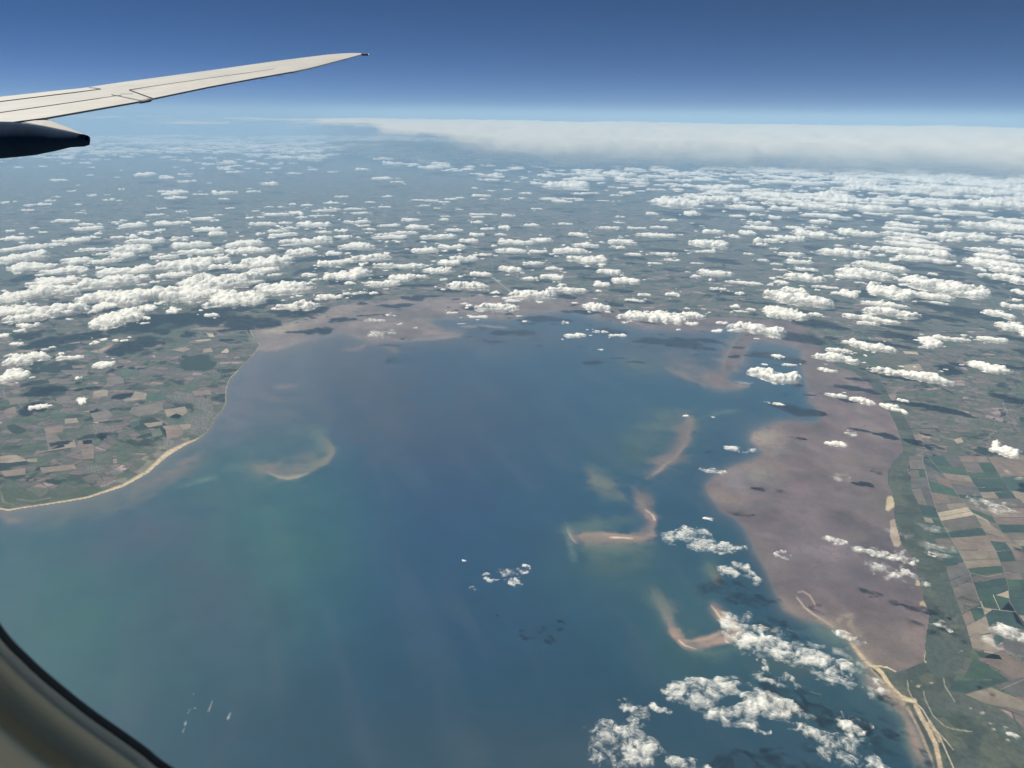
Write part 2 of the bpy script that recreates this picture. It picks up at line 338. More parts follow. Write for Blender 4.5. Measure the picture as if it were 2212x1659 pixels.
# ---- mud
Mc = np.tile(np.array([.128, .088, .084]), (len(u), 1))
blend(Mc, (.098, .074, .082), sst(1000, 1200, v) * .7 * (1 - sst(1250, 1400, v)))
blend(Mc, (.125, .093, .080), sst(1240, 1450, v))
blend(Mc, (.20, .16, .125), blob(1655, 945, 45, 28, 20) * 1.0)
blend(Mc, (.19, .155, .12), blob(1640, 1020, 50, 20, 10) * .8); blend(Mc, (.20, .145, .115), blob(1560, 1075, 60, 14, 25) * 1.0)
blend(Mc, (.13, .12, .12), blob(1600, 1040, 45, 22, 0) * .7)
blend(Mc, (.20, .155, .125), blob(1700, 1310, 60, 18, 40) * .6); blend(Mc, (.22, .165, .12), blob(1850, 1410, 70, 26, 50) * .7)
blend(Mc, (.175, .135, .115), (v < 760) * .6 * (u < 1300))
blend(Mc, (.21, .165, .125), blob(610, 708, 60, 9, -14) * 1.2)
blend(Mc, (.105, .098, .115), blob(700, 722, 45, 9, -5) * .9)
for s, wd, c, k in [('1640,965 1680,972 1740,962', 3, (.10, .10, .10), .7), ('1570,1088 1620,1100 1680,1088', 4, (.105, .10, .11), .55),
                    ('1660,1020 1670,1045 1668,1060', 4, (.10, .10, .12), .5), ('1625,1152 1680,1162 1740,1140', 3, (.11, .095, .10), .6),
                    ('1700,1240 1760,1250 1850,1246', 3, (.12, .10, .10), .4), ('1725,1281 1735,1279 1750,1288 1760,1305', 1.8, (.34, .26, .19), .9),
                    ('1722,1292 1735,1310 1750,1322 1775,1338 1800,1355', 2.0, (.36, .29, .2), .9), ('1810,1340 1815,1332 1840,1330 1835,1345', 5, (.22, .17, .13), .8),
                    ('1835,1350 1850,1365 1870,1385', 6, (.23, .18, .13), .8), ('1770,1335 1810,1360 1850,1400', 8, (.22, .17, .13), .7),
                    ('1825,1376 1845,1400 1870,1428 1890,1445', 4, (.42, .33, .21), .95), ('1930,1035 1935,1050', 4, (.33, .25, .16), .9),
                    ('1830,800 1850,860 1870,900 1900,950', 14, (.16, .125, .11), .5), ('1750,1180 1850,1200 1950,1260', 30, (.14, .11, .11), .4)]:
    d, t = dseg(arr(s), uu, vv_, False, wd * 3 + 4); blend(Mc, c, np.exp(-(d / wd) ** 2) * k * (d < wd * 3))
# tidal creeks on the flats
mot = fbm(kx * .7 + 3, ky * .55, 6, 33, .6) - .5; Mc *= (1 + 1.5 * mot)[:, None]; blend(Mc, (.15, .118, .095), sst(.05, .16, fbm(kx * .35, ky * .5, 5, 35) - .5) * .45)
cr = np.minimum(np.abs(fbm(kx * .8 + n1 * 2, ky * .8, 5, 31) - .5), .6 * np.abs(fbm(kx * 1.9 + n2 * 3, ky * 1.9, 4, 37) - .5) + .004)
blend(Mc, (.085, .080, .088), (1 - sst(.004, .016, cr)) * .55)
def poly_in(A, s, c, k, soft=1.2):
    d = sdf(arr(s), uu, vv_, 12.0); blend(A, c, (1 - sst(-soft, soft, d)) * k)
poly_in(Mc, '1917,1073 1927,1072 1934,1082 1938,1090 1928,1097 1920,1104 1913,1102 1914,1085', (.45, .36, .22), 1)
poly_in(Mc, '1922,1125 1935,1120 1950,1130 1958,1150 1955,1165 1942,1182 1933,1180 1925,1160', (.33, .255, .19), 1)
poly_in(Mc, '1978,1253 1992,1254 2003,1262 1990,1266 1978,1266', (.36, .28, .19), 1)
poly_in(Mc, '1985,1302 2000,1297 2010,1303 1998,1312 1985,1311', (.34, .27, .18), 1)
blend(Mc, np.array([.10, .10, .105]), (1 - sst(0, 9, -np.maximum(-60, np.minimum(d_mr, d_ml)))) * .55)   # wet rim

# water <-> mud
kmud = np.maximum(1 - sst(-5, 3, d_mr), 1 - sst(-7, 5, d_ml))
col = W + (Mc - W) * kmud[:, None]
# ---- land: traced tones over the patchwork
Lt = np.tile(np.array([.075, .085, .055]), (len(u), 1)); cov = np.zeros(len(u)); town = np.zeros(len(u))
def cover(c, k):
    k = np.clip(k, 0, 1); blend(Lt, c, np.where(cov > .01, k, 1.0) * (k > .01)); np.maximum(cov, k, out=cov)
marsh = np.array([.060, .074, .058])
# salt marsh behind the right-hand flats
MARSH = '1745,715 1800,745 1850,780 1900,820 1935,870 1965,920 1985,960 1975,985 1960,1010 1968,1055 1988,1098 1995,1120 2036,1197 2051,1254 2071,1310 2091,1364 2101,1400 2060,1470 2080,1480 2130,1510 2200,1560 2300,1700 2100,1800 2000,1659 1930,1480 1860,1400 1900,1200 1900,1000 1860,860 1760,760'
dm = sdf(arr(MARSH), ul, vl, 20.0); cover(marsh, (1 - sst(-2, 2, dm)) * .92)
wet = fbm(kx * 1.6, ky * 1.6, 5, 77)
blend(Lt, marsh * .62, sst(.52, .62, wet) * .7 * (u > 1700) * (cov > .5)); blend(Lt, (.10, .105, .068), sst(.55, .66, fbm(kx * 2.5, ky * 2.5, 5, 78)) * .6 * (u > 1700))
def strok(s, wd, c, k, soft=None):
    d, t = dseg(arr(s), ul, vl, False, wd * 2 + 4); m = (1 - sst(wd * .55, wd * 1.25, d)) * k
    blend(Lt, c, m); np.maximum(cov, m, out=cov)
def pol(s, c, k=.95, soft=1.0):
    d = sdf(arr(s), ul, vl, 10.0); m = (1 - sst(-soft, soft, d)) * k
    blend(Lt, c, m); np.maximum(cov, m, out=cov)
# beach along the left shore; width grows to the dunes at the lower left
beach = np.array([.50, .40, .265])
d_w = -d_land
bw = 1.25 * np.interp(u, [-300, 0, 60, 200, 260, 330, 360, 400, 430, 450, 470, 490, 520, 560], [5, 4, 3, 4, 6, 8, 11, 6, 2.0, 1.3, 1.3, 1.6, 1.5, 1.5])
kb = (1 - sst(bw * .6, bw * 1.3, d_w)) * land * (u < 600) * (v > 712); blend(Lt, beach, kb); np.maximum(cov, kb, out=cov)
dune = np.exp(-((d_w - bw * 1.8) / (bw * 1.4 + 2)) ** 2) * land * (u < 420) * (u > 215) * .8 * sst(.42, .6, fbm(kx * 3, ky * 3, 4, 5)); blend(Lt, (.26, .235, .16), dune); np.maximum(cov, dune, out=cov)
pol('0,1085 60,1090 180,1072 220,1062 215,1050 120,1055 60,1050 10,1055 0,1060', (.058, .078, .048), .8, 3)
strok('0,1060 8,1085 30,1090', 2, (.25, .21, .15), .6); strok('35,1078 70,1083 110,1075', 1.2, (.28, .24, .18), .6)
strok('218,1050 232,1047 248,1038', 1.6, (.42, .40, .36), .8)
# right-hand spit and beach
strok('1872,1432 1890,1440 1905,1455 1918,1475 1930,1490 1945,1505 1962,1512 1975,1514', 5, (.50, .40, .25), .98)
strok('1880,1450 1900,1470 1925,1495 1950,1520', 7, (.30, .235, .165), .9)
strok('1893,1438 1915,1441 1935,1450', 2.2, (.56, .46, .30), .98)
strok('1950,1512 1975,1514 1995,1535 2010,1562 2030,1590 2045,1625 2060,1659', 1.6, (.50, .41, .29), .9)
strok('1978,1525 1990,1548 2008,1580 2022,1610 2032,1659', 5, (.46, .35, .23), .95)
strok('1960,1530 1975,1560 1992,1595 2010,1640 2016,1670', 5.5, (.32, .24, .175), .9)
strok('2008,1560 2020,1580 2030,1600', 4, (.42, .33, .22), .8)
strok('1995,1400 1998,1412 1994,1424 2000,1431', 1.8, (.44, .37, .25), .9)
strok('1960,1470 1962,1490 1972,1512', 1.4, (.34, .30, .22), .8); strok('1995,1493 1998,1510 2015,1545 2040,1568 2060,1575 2100,1580', 1.3, (.30, .28, .21), .8)
strok('2038,1466 2040,1480 2052,1500 2062,1515', 1.4, (.3, .28, .2), .8); strok('1975,1514 2000,1560 2035,1590 2060,1620', 1.3, (.40, .35, .26), .8)
for a, b, r_ in [(1965, 1472, 4), (1985, 1482, 5), (2012, 1475, 3), (2075, 1407, 5), (2122, 1540, 5), (2140, 1560, 7), (2150, 1575, 6), (2178, 1598, 5), (2098, 1530, 3)]:
    k_ = np.exp(-(((u - a) / r_) ** 2 + ((v - b) / (r_ * .5)) ** 2)) * 1.3 * sst(.4, .55, fbm(kx * 9, ky * 9, 3, 8)); blend(Lt, (.42, .36, .26), k_); np.maximum(cov, np.clip(k_, 0, 1), out=cov)
# woods traced on the left headland
for s in ['388,785 400,772 430,765 452,766 455,778 470,783 460,798 440,803 415,800 400,802 390,795', '85,838 120,836 147,842 140,852 118,858 90,850', '260,722 300,690 330,678 380,676 470,680 490,690 470,705 420,700 380,712 330,718 290,724',
          '12,920 30,915 60,930 45,938 25,935', '268,950 282,948 300,955 312,945 330,950 336,940 355,950 350,962 330,965 300,962 285,960', '270,920 290,912 330,900 362,918 358,946 348,932 330,925 300,932 285,926', '5,1025 50,1022 58,1032 30,1038 10,1035',
          '210,910 265,907 268,912 215,915', '230,880 256,878 250,884 235,885', '298,868 318,868 310,874 300,873', '230,940 250,948 280,955 310,962 300,965 260,955', '195,700 250,690 270,705 240,715']:
    pol(s, (.020, .033, .020), .95, .8)
for cx_, cy_, rx_, ry_ in [(425, 915, 32, 24), (395, 860, 30, 12), (548, 735, 12, 9), (360, 958, 30, 8), (215, 927, 22, 10), (205, 1012, 24, 9), (250, 1018, 14, 7), (450, 893, 14, 10), (440, 870, 20, 12), (2140, 745, 40, 12), (2080, 905, 20, 8), (770, 640, 30, 6)]:
    np.maximum(town, np.exp(-(((u - cx_) / rx_) ** 2 + ((v - cy_) / ry_) ** 2) ** 2), out=town)
strok('459,862 458,890 458,905', .9, (.3, .28, .24), .7); strok('470,820 478,795 482,778', .9, (.25, .25, .22), .6)
strok('1066,600 1080,612 1100,628 1112,634', 1.6, (.42, .42, .40), .8); strok('1063,560 1064,590', 1.3, (.3, .32, .3), .6)
pol('560,711 583,706 630,696 655,688 640,699 600,712 570,716', (.30, .24, .165), .9); strok('532,716 541,728 552,738', 2.4, (.16, .18, .13), .8)
for s in ['780,645 850,648 870,640 820,636', '1060,612 1140,618 1100,626 1050,622', '1830,745 1880,752 1860,760 1820,752']: pol(s, (.17, .13, .10), .7)

# every face belongs to the surface it lies on
ny, nx = shape
idx = np.arange(ny * nx).reshape(shape)
F = np.stack([idx[:-1, :-1], idx[1:, :-1], idx[1:, 1:], idx[:-1, 1:]], -1).reshape(-1, 4)
d_l = d_land[F].mean(1); km_ = kmud[F].mean(1); bch = 0
isl = d_l < 0
ism = ~isl & (km_ > .5)
isw = ~isl & ~ism
def sub(name, sel, mat, attrs):
    f = F[sel]; ids, inv = np.unique(f, return_inverse=True)
    o = mesh_np(name, G[ids], inv.reshape(f.shape), mat, None, True, {k: a[ids] for k, a in attrs.items()})
    return tag(o, kind='structure')
sub('land', isl, M_land, {'tone': Lt, 'cover': np.clip(cov, 0, 1), 'town': town})
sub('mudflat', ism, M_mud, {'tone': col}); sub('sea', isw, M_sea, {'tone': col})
Rb = 900000.0
z0 = -ALT - 12
o = mesh_np('ground', [[-Rb, -Rb, z0], [Rb, -Rb, z0], [Rb, Rb, z0], [-Rb, Rb, z0]], [[0, 1, 2, 3]], M_land, None, False,
            {'tone': np.tile([.075, .085, .055], (4, 1)), 'cover': np.zeros(4), 'town': np.zeros(4)}); tag(o, kind='structure')

# ---- traced fields: sheets laid just above the land
fp = dict(g=(.045, .075, .050), d=(.034, .056, .046), e=(.062, .083, .062), t=(.200, .165, .125), p=(.31, .255, .185), b=(.125, .107, .090), m=(.095, .088, .080), k=(.160, .122, .098), y=(.080, .090, .065))
FV, FF, FC = [], [], []
def field(pts, c, z=3.0):
    P3 = on_level(np.array([p[0] for p in pts], float), np.array([p[1] for p in pts], float), z); b = len(FV)
    c = np.asarray(c)
    for q in P3: FV.append(q); FC.append(c)
    for i in range(1, len(pts) - 1): FF.append((b, b + i, b + i + 1))
rng = random.Random(5)
LA = arr('1963,985 1965,1000 1968,1055 1988,1098 1996,1122 2036,1197 2051,1254 2071,1310 2091,1364 2101,1400')
LB = arr('1992,985 1995,1002 2008,1052 2025,1108 2034,1128 2071,1190 2095,1237 2111,1284 2134,1345 2155,1412')
LC = arr('2004,985 2041,1028 2068,1068 2090,1095 2108,1115 2151,1190 2168,1230 2178,1267 2181,1300 2212,1350')
LD = arr('2070,985 2098,1035 2120,1070 2141,1110 2161,1147 2208,1184 2225,1230 2240,1267 2250,1300 2275,1350')
LE = arr('2130,985 2165,1035 2190,1070 2235,1110 2270,1147 2310,1184 2330,1230 2350,1267 2360,1300 2380,1350')
LF = arr('2240,985 2290,1035 2320,1070 2350,1110 2380,1147 2410,1184 2430,1230 2440,1267 2450,1300 2470,1350')
def at_t(Ln, t):
    s = t * (len(Ln) - 1); i = min(int(s), len(Ln) - 2); return Ln[i] + (Ln[i + 1] - Ln[i]) * (s - i)
def strip(A, B, t0, t1, cuts, seq, sub_=0.3):
    ts = [t0]; r = random.Random(cuts * 7 + len(seq))
    ws_ = [r.uniform(.55, 1.5) for _ in range(cuts)]; tot = sum(ws_)
    for q in ws_: ts.append(ts[-1] + (t1 - t0) * q / tot)
    for i in range(cuts):
        g = .035 * (ts[i + 1] - ts[i])
        a, b_ = ts[i] + g, ts[i + 1] - g
        cc = fp[seq[(i + r.randrange(2)) % len(seq)]]
        w_ = r.uniform(.96, 1.26); cc = tuple(q * w_ for q in cc)
        def cr_(t, f): return tuple(at_t(A, t) * (1 - f) + at_t(B, t) * f)
        fs = [.012, .988] if r.random() > sub_ else [.012, r.uniform(.35, .65), .988]
        for k in range(len(fs) - 1):
            c2 = cc if k == 0 else tuple(np.array(fp[r.choice('gdtbmk')]))
            field([cr_(a, fs[k]), cr_(b_, fs[k]), cr_(b_, fs[k + 1]), cr_(a, fs[k + 1])], c2)
strip(LA, LB, .0, .31, 5, 'bpbmy'); strip(LA, LB, .31, .40, 1, 'd'); strip(LA, LB, .42, .70, 6, 'tdtbdmg'); strip(LA, LB, .70, 1., 5, 'tbkt', .15)
strip(LB, LC, .02, .33, 7, 'bgdmgk'); strip(LB, LC, .33, .98, 15, 'tpdbdktgbmd', .25)
strip(LC, LD, .0, .4, 9, 'bdgkmdb'); strip(LC, LD, .4, .62, 5, 'ptkbd', .5); strip(LC, LD, .62, 1., 6, 'mbgbdt', .4)
strip(LD, LE, .0, .5, 11, 'kdbgdtbm'); strip(LD, LE, .5, 1., 7, 'ptdbkm'); strip(LE, LF, 0, 1, 14, 'kgdtbd')
for pts, c in [('2178,1300 2196,1325 2196,1345 2225,1360 2160,1352 2140,1345', 'd'), ('2112,1278 2143,1282 2160,1318 2125,1312', 'g'), ('2145,1284 2178,1292 2196,1322 2161,1318', 'g'),
               ('2120,1422 2160,1405 2215,1435 2225,1458 2190,1468', 'k'), ('2105,1405 2158,1415 2165,1425 2118,1420', 'g'), ('2166,1358 2225,1370 2230,1425 2168,1404', 'm'),
               ('2085,1500 2140,1485 2225,1520 2225,1538 2130,1520', 't'), ('2150,1482 2225,1458 2225,1510 2200,1505', 'm'), ('2060,1470 2180,1470 2085,1496 2050,1490', 'd'), ('2102,1424 2112,1424 2180,1468 2080,1465', 'g')]:
    P_ = arr(pts); field([tuple(q) for q in P_], fp[c], 4.0)
# headland fields
HF = [('203,845 222,841 234,843 233,856 200,858', 't'), ('268,857 292,845 318,850 314,862 285,866 268,868', 't'), ('318,850 345,849 362,852 352,864 330,868 316,862', 'g'), ('285,880 352,868 352,885 335,893 300,900 278,892', 'b'), ('190,882 240,865 278,868 268,876 195,893', 'm'),
      ('192,888 235,885 245,900 205,912', 'b'), ('355,885 400,878 405,890 385,905 360,900', 't'), ('357,905 380,893 400,900 398,912 365,918', 'e'), ('310,915 352,910 350,918 320,923', 't'), ('350,920 385,917 398,935 385,945 360,948 358,930', 'k'), ('387,917 412,916 412,924 395,930', 't'),
      ('278,912 300,908 302,918 285,925', 'g'), ('325,930 345,925 352,940 330,945', 'y'), ('168,953 198,950 200,965 180,968 168,965', 'k'), ('178,952 198,950 199,958 180,960', 'p'), ('175,970 202,965 203,990 180,992', 'k'), ('85,980 160,950 165,965 100,975', 't'), ('0,1018 55,1010 55,1025 10,1030', 'k'),
      ('86,1010 160,1003 165,1013 90,1022', 'k'), ('58,992 80,990 80,998 60,998', 't'), ('0,985 35,982 60,995 20,1000 0,1000', 't'), ('95,925 135,918 137,932 100,940', 'k'), ('98,940 120,935 140,965 105,972', 'b'), ('205,985 240,975 245,1000 208,1000', 'y'), ('242,992 252,991 253,1000 243,1001', 't'),
      ('415,845 455,842 456,852 420,855', 'k'), ('440,755 455,750 460,760 438,762', 't'), ('478,760 490,752 495,758 492,762 478,762', 'p'), ('420,735 455,732 455,735 425,738', 'p'), ('447,720 460,720 463,728 452,728', 'p'), ('408,712 440,706 485,710 480,714 420,712', 'k'),
      ('395,760 370,755 400,750 412,754', 't'), ('213,755 240,745 265,742 255,750 220,762', 't'), ('138,735 172,732 172,741 138,743', 't'), ('155,790 185,788 185,794 158,796', 'k'), ('105,820 135,815 136,825 108,830', 'b'), ('20,860 60,856 62,870 22,874', 'b'), ('140,905 165,903 170,912 140,916', 't'), ('68,876 100,870 103,882 70,890', 'g'),
      ('10,885 33,878 35,892 10,895', 'k'), ('130,800 190,798 188,812 150,815', 'b'), ('210,765 250,760 255,775 215,780', 'm'), ('300,800 330,797 332,810 302,812', 'm'), ('262,800 298,798 298,812 262,815', 'e'), ('120,860 150,856 155,870 125,872', 'b'), ('230,815 265,812 268,828 232,830', 'b'), ('110,895 140,890 145,900 112,905', 'e'),
      ('1945,790 1985,785 1995,800 1960,803', 't'), ('1950,758 1980,760 1985,766 1955,764', 'p'), ('2060,950 2068,958 2082,955 2075,945', 'p'), ('1918,852 1938,852 1930,870', 'k'), ('1972,938 1990,940 1996,958 1978,950', 'k')]
for pts, c in HF: field([tuple(q) for q in arr(pts)], tuple(1.28 * q for q in fp[c]), 3.5)
# roads between the fields
def road(P, wpx, c, z=6.0):
    for i in range(len(P) - 1):
        a = P[i]; b = P[i + 1]; d = (b - a) / max(np.hypot(*(b - a)), 1e-6); nn = np.array([-d[1], d[0]]) * wpx / 2
        field([tuple(a + nn), tuple(b + nn), tuple(b - nn), tuple(a - nn)], c, z)
road(LB, 1.2, (.22, .205, .17)); road(LC, 1.0, (.17, .16, .14)); road(LD, .8, (.13, .13, .11))
road(arr('2096,1237 2130,1246 2165,1240'), 1.0, (.28, .25, .2)); road(arr('2145,1284 2160,1318'), 1.2, (.45, .4, .3)); road(arr('2112,1312 2160,1318 2196,1322'), 1.2, (.3, .27, .2), 7)
road(arr('2160,1490 2225,1462'), 1.2, (.25, .22, .18)); road(arr('1965,732 2000,752 2030,770 2080,800'), 1.4, (.03, .045, .06)); road(arr('1960,925 2020,925 2070,935 2110,938'), 1.3, (.035, .05, .05))
road(arr('1975,845 1984,852 1976,855 1990,870 2000,880'), 1.6, (.035, .05, .05))
def make_fieldmat():
    m, n, out = new_mat('crop_field'); tr = attr(n, 'tone'); tc = n.nodes.new('ShaderNodeTexCoord')
    t1 = noise_t(n, tc.outputs['Object'], .004, 6, .65); t2 = noise_t(n, tc.outputs['Object'], .0009, 4, .6)
    v_ = math_(n, 'MULTIPLY', mapr(n, t1.outputs[0], .3, .7, .78, 1.22), mapr(n, t2.outputs[0], .3, .7, .8, 1.2))
    b = n.nodes.new('ShaderNodeBsdfDiffuse'); n.links.new(mixc(n, 1.0, tr.outputs['Color'], v_, 'MULTIPLY'), b.inputs[0]); n.links.new(b.outputs[0], out.inputs[0]); return m
# orient every sheet upwards
FVa = np.array(FV); FFa = np.array(FF)
nz = np.cross(FVa[FFa[:, 1]] - FVa[FFa[:, 0]], FVa[FFa[:, 2]] - FVa[FFa[:, 0]])[:, 2]
FFa[nz < 0] = FFa[nz < 0][:, ::-1]
tag(mesh_np('farmland', FVa, FFa, make_fieldmat(), None, False, {'tone': np.array(FC)}), kind='structure')

# ------------------------------------------------------------------ clouds
def make_cloudmat(name, lo, hi, nscale, namp, col=(.92, .885, .80)):
    m, n, out = new_mat(name); L = n.links.new
    d = attr(n, 'dens'); tc = n.nodes.new('ShaderNodeTexCoord')
    t = noise_t(n, tc.outputs['Object'], nscale, 7, .62, .8)
    s = math_(n, 'ADD', d.outputs['Fac'], math_(n, 'MULTIPLY', math_(n, 'SUBTRACT', t.outputs[0], .5), namp))
    al = mapr(n, s, lo, hi, 0, 1, True)
    df = n.nodes.new('ShaderNodeBsdfDiffuse'); tl = n.nodes.new('ShaderNodeBsdfTranslucent'); df.inputs[0].default_value = (*[q * .82 for q in col], 1); tl.inputs[0].default_value = (*[q * .27 for q in col], 1)
    mx = n.nodes.new('ShaderNodeAddShader'); L(df.outputs[0], mx.inputs[0]); L(tl.outputs[0], mx.inputs[1])
    tp = n.nodes.new('ShaderNodeBsdfTransparent'); m2 = n.nodes.new('ShaderNodeMixShader'); L(al, m2.inputs[0]); L(tp.outputs[0], m2.inputs[1]); L(mx.outputs[0], m2.inputs[2])
    L(m2.outputs[0], out.inputs[0]); return m
MC = [make_cloudmat('cumulus', -.02, .95, .0085, 1.7), make_cloudmat('wispy_cloud', .10, 1.45, .0050, 2.5, (.84, .82, .75)), make_cloudmat('thin_cloud', .20, 1.7, .003, 1.2), make_cloudmat('cotton_cloud', .14, 1.75, .0064, 3.2, (.84, .82, .75))]
BASE = 1150.0
def cloud_mesh(px, py, wpx, hpx, kind, seed, res=1.0, ang=0.0, sub_=None):
    """a lumpy cloud whose outline and swells are real relief: flat base, domed top"""
    c = on_level(np.array(px, float), np.array(py + hpx * .28, float), BASE)
    slant = float(np.linalg.norm(c)); m = slant / FPX
    dip = math.asin((ALT - BASE) / slant); Wd = wpx * m; H = hpx * m
    T = min(.5 * Wd, (.145 if kind == 0 else .055) * Wd, .60 * H / math.cos(dip)) ; T = min(T, 1300.0)
    Lg = max((H - .75 * T * math.cos(dip)) / math.sin(dip), .3 * Wd); Lg = min(Lg, 2.6 * Wd)
    nxp = int(np.clip(wpx / 2.16 * 1.15 * res, 7, 170)); nyp = int(np.clip(max(hpx / 2.16 * 2.0 * res, nxp * .35), 6, 150))
    e = 1.28
    gx_ = np.linspace(-e, e, nxp); gy_ = np.linspace(-e, e, nyp); X, Y = np.meshgrid(gx_, gy_)
    x = X * Wd / 2; y = Y * Lg / 2           # metres
    s = max(Wd, 500.0)
    r = random.Random(seed)
    sx, sy = r.uniform(0, 900), r.uniform(0, 900)
    wx = (fbm(x / s * 2.2 + sx, y / s * 2.2 + sy, 3, seed) - .5) * (.55 if kind == 0 else .9); wy = (fbm(x / s * 2.2 + sx + 50, y / s * 2.2 + sy, 3, seed + 4) - .5) * (.55 if kind == 0 else .9)
    X2 = X + wx; Y2 = Y + wy
    f = np.full(X.shape, -9.0)
    nb = 4 + (wpx > 40) + 2 * (wpx > 70)
    for i in range(nb):
        t_ = (i + .5) / nb * 1.5 - .75
        bx = t_ + r.uniform(-.12, .12); by = r.uniform(-.38, .38) + ang * t_; k_ = 1.15 - .62 * abs(t_) ** 1.3; ra = r.uniform(.36, .58) * k_; rb = r.uniform(.45, .80) * k_
        f = np.maximum(f, 1 - ((X2 - bx) / ra) ** 2 - ((Y2 - by) / rb) ** 2) if kind == 0 else np.logaddexp(f * 3, 3 * (1 - ((X2 - bx) / ra) ** 2 - ((Y2 - by) / rb) ** 2)) / 3
    f = np.clip(f, -1.2, 1.2)
    if kind == 0:
        q = s / 5.5
        bil = 1 - worley(x / q + sx, y / q + sy, seed); bil2 = 1 - worley(x / q * 2.1 + sx, y / q * 2.1 + sy, seed + 3); bil3 = 1 - worley(x / q * 4.3 + sx, y / q * 4.3, seed + 5)
        lump = .55 * bil + .28 * bil2 + .17 * bil3
        g = f + (lump - .50) * 1.25 + (fbm(x / q * 2.2 + sx, y / q * 2.2, 5, seed + 9, .65) - .5) * 1.5
        dens = g
        z = T * (np.clip(g, 0, 1.4) ** .55) * (.45 + .55 * fbm(x / s * 2.6 + sy, y / s * 2.6 + sx, 2, seed + 2)) * (.80 + .38 * lump)
    else:
        q = s / 4.0
        rid = fbm((x * .8 + y * .25) / q + sx + wx * 2, (y * 1.15 - x * .2) / q + sy + wy * 2, 6, seed, .62)
        lump = rid
        g = np.clip(f, -1.3, .75) * .52 + .02 + (rid - .5) * (2.4 if kind == 1 else 2.0)
        dens = g * (.8 if kind == 2 else 1)
        if kind == 3: dens = np.clip(f, -1.3, .8) * .72 - .10 + (rid - .5) * 2.2; g = dens
        z = T * (np.clip(g, 0, 1.4) ** .7) * (.4 + 1.1 * fbm(x / q * 1.8 + sy, y / q * 1.8 + sx, 5, seed + 8))
    edge = np.minimum(1 - np.abs(X) / e, 1 - np.abs(Y) / e) * 6
    dens = np.minimum(dens, edge)
    keep = dens > -.12
    idx = np.arange(nxp * nyp).reshape(nyp, nxp)
    Fq = np.stack([idx[:-1, :-1], idx[:-1, 1:], idx[1:, 1:], idx[1:, :-1]], -1).reshape(-1, 4)
    Fq = Fq[keep.ravel()[Fq].any(1)]
    if len(Fq) < 3: return cloud_mesh(px, py, wpx, hpx, kind, seed + 991, res, ang)
    dirh = c[:2] / np.linalg.norm(c[:2])      # long axis lies across the line of sight where the photograph shows it so
    rgt = np.array([dirh[1], -dirh[0]])
    V3 = np.zeros((nxp * nyp, 3)); V3[:, 0] = (x.ravel() * rgt[0] + y.ravel() * dirh[0]); V3[:, 1] = (x.ravel() * rgt[1] + y.ravel() * dirh[1]); V3[:, 2] = z.ravel()
    dn = np.clip(dens.ravel(), -.5, 1.5)
    # underside: shallow, closes the body
    ids, inv = np.unique(Fq, return_inverse=True); Fq = inv.reshape(Fq.shape); top = V3[ids]; dn = dn[ids]; n_ = len(ids)
    if kind == 0:
        bot = top.copy(); bot[:, 2] = -.10 * top[:, 2] - 1.0
        V3 = np.vstack([top, bot]); Fa = np.vstack([Fq, Fq[:, ::-1] + n_]); dn = np.concatenate([dn, dn])
    else:
        bot = top.copy(); bot[:, 2] = -.35 * top[:, 2] - 1.0
        V3 = np.vstack([top, bot]); Fa = np.vstack([Fq, Fq[:, ::-1] + n_]); dn = np.concatenate([dn, dn * .9])
    return V3, Fa, dn, c, n_

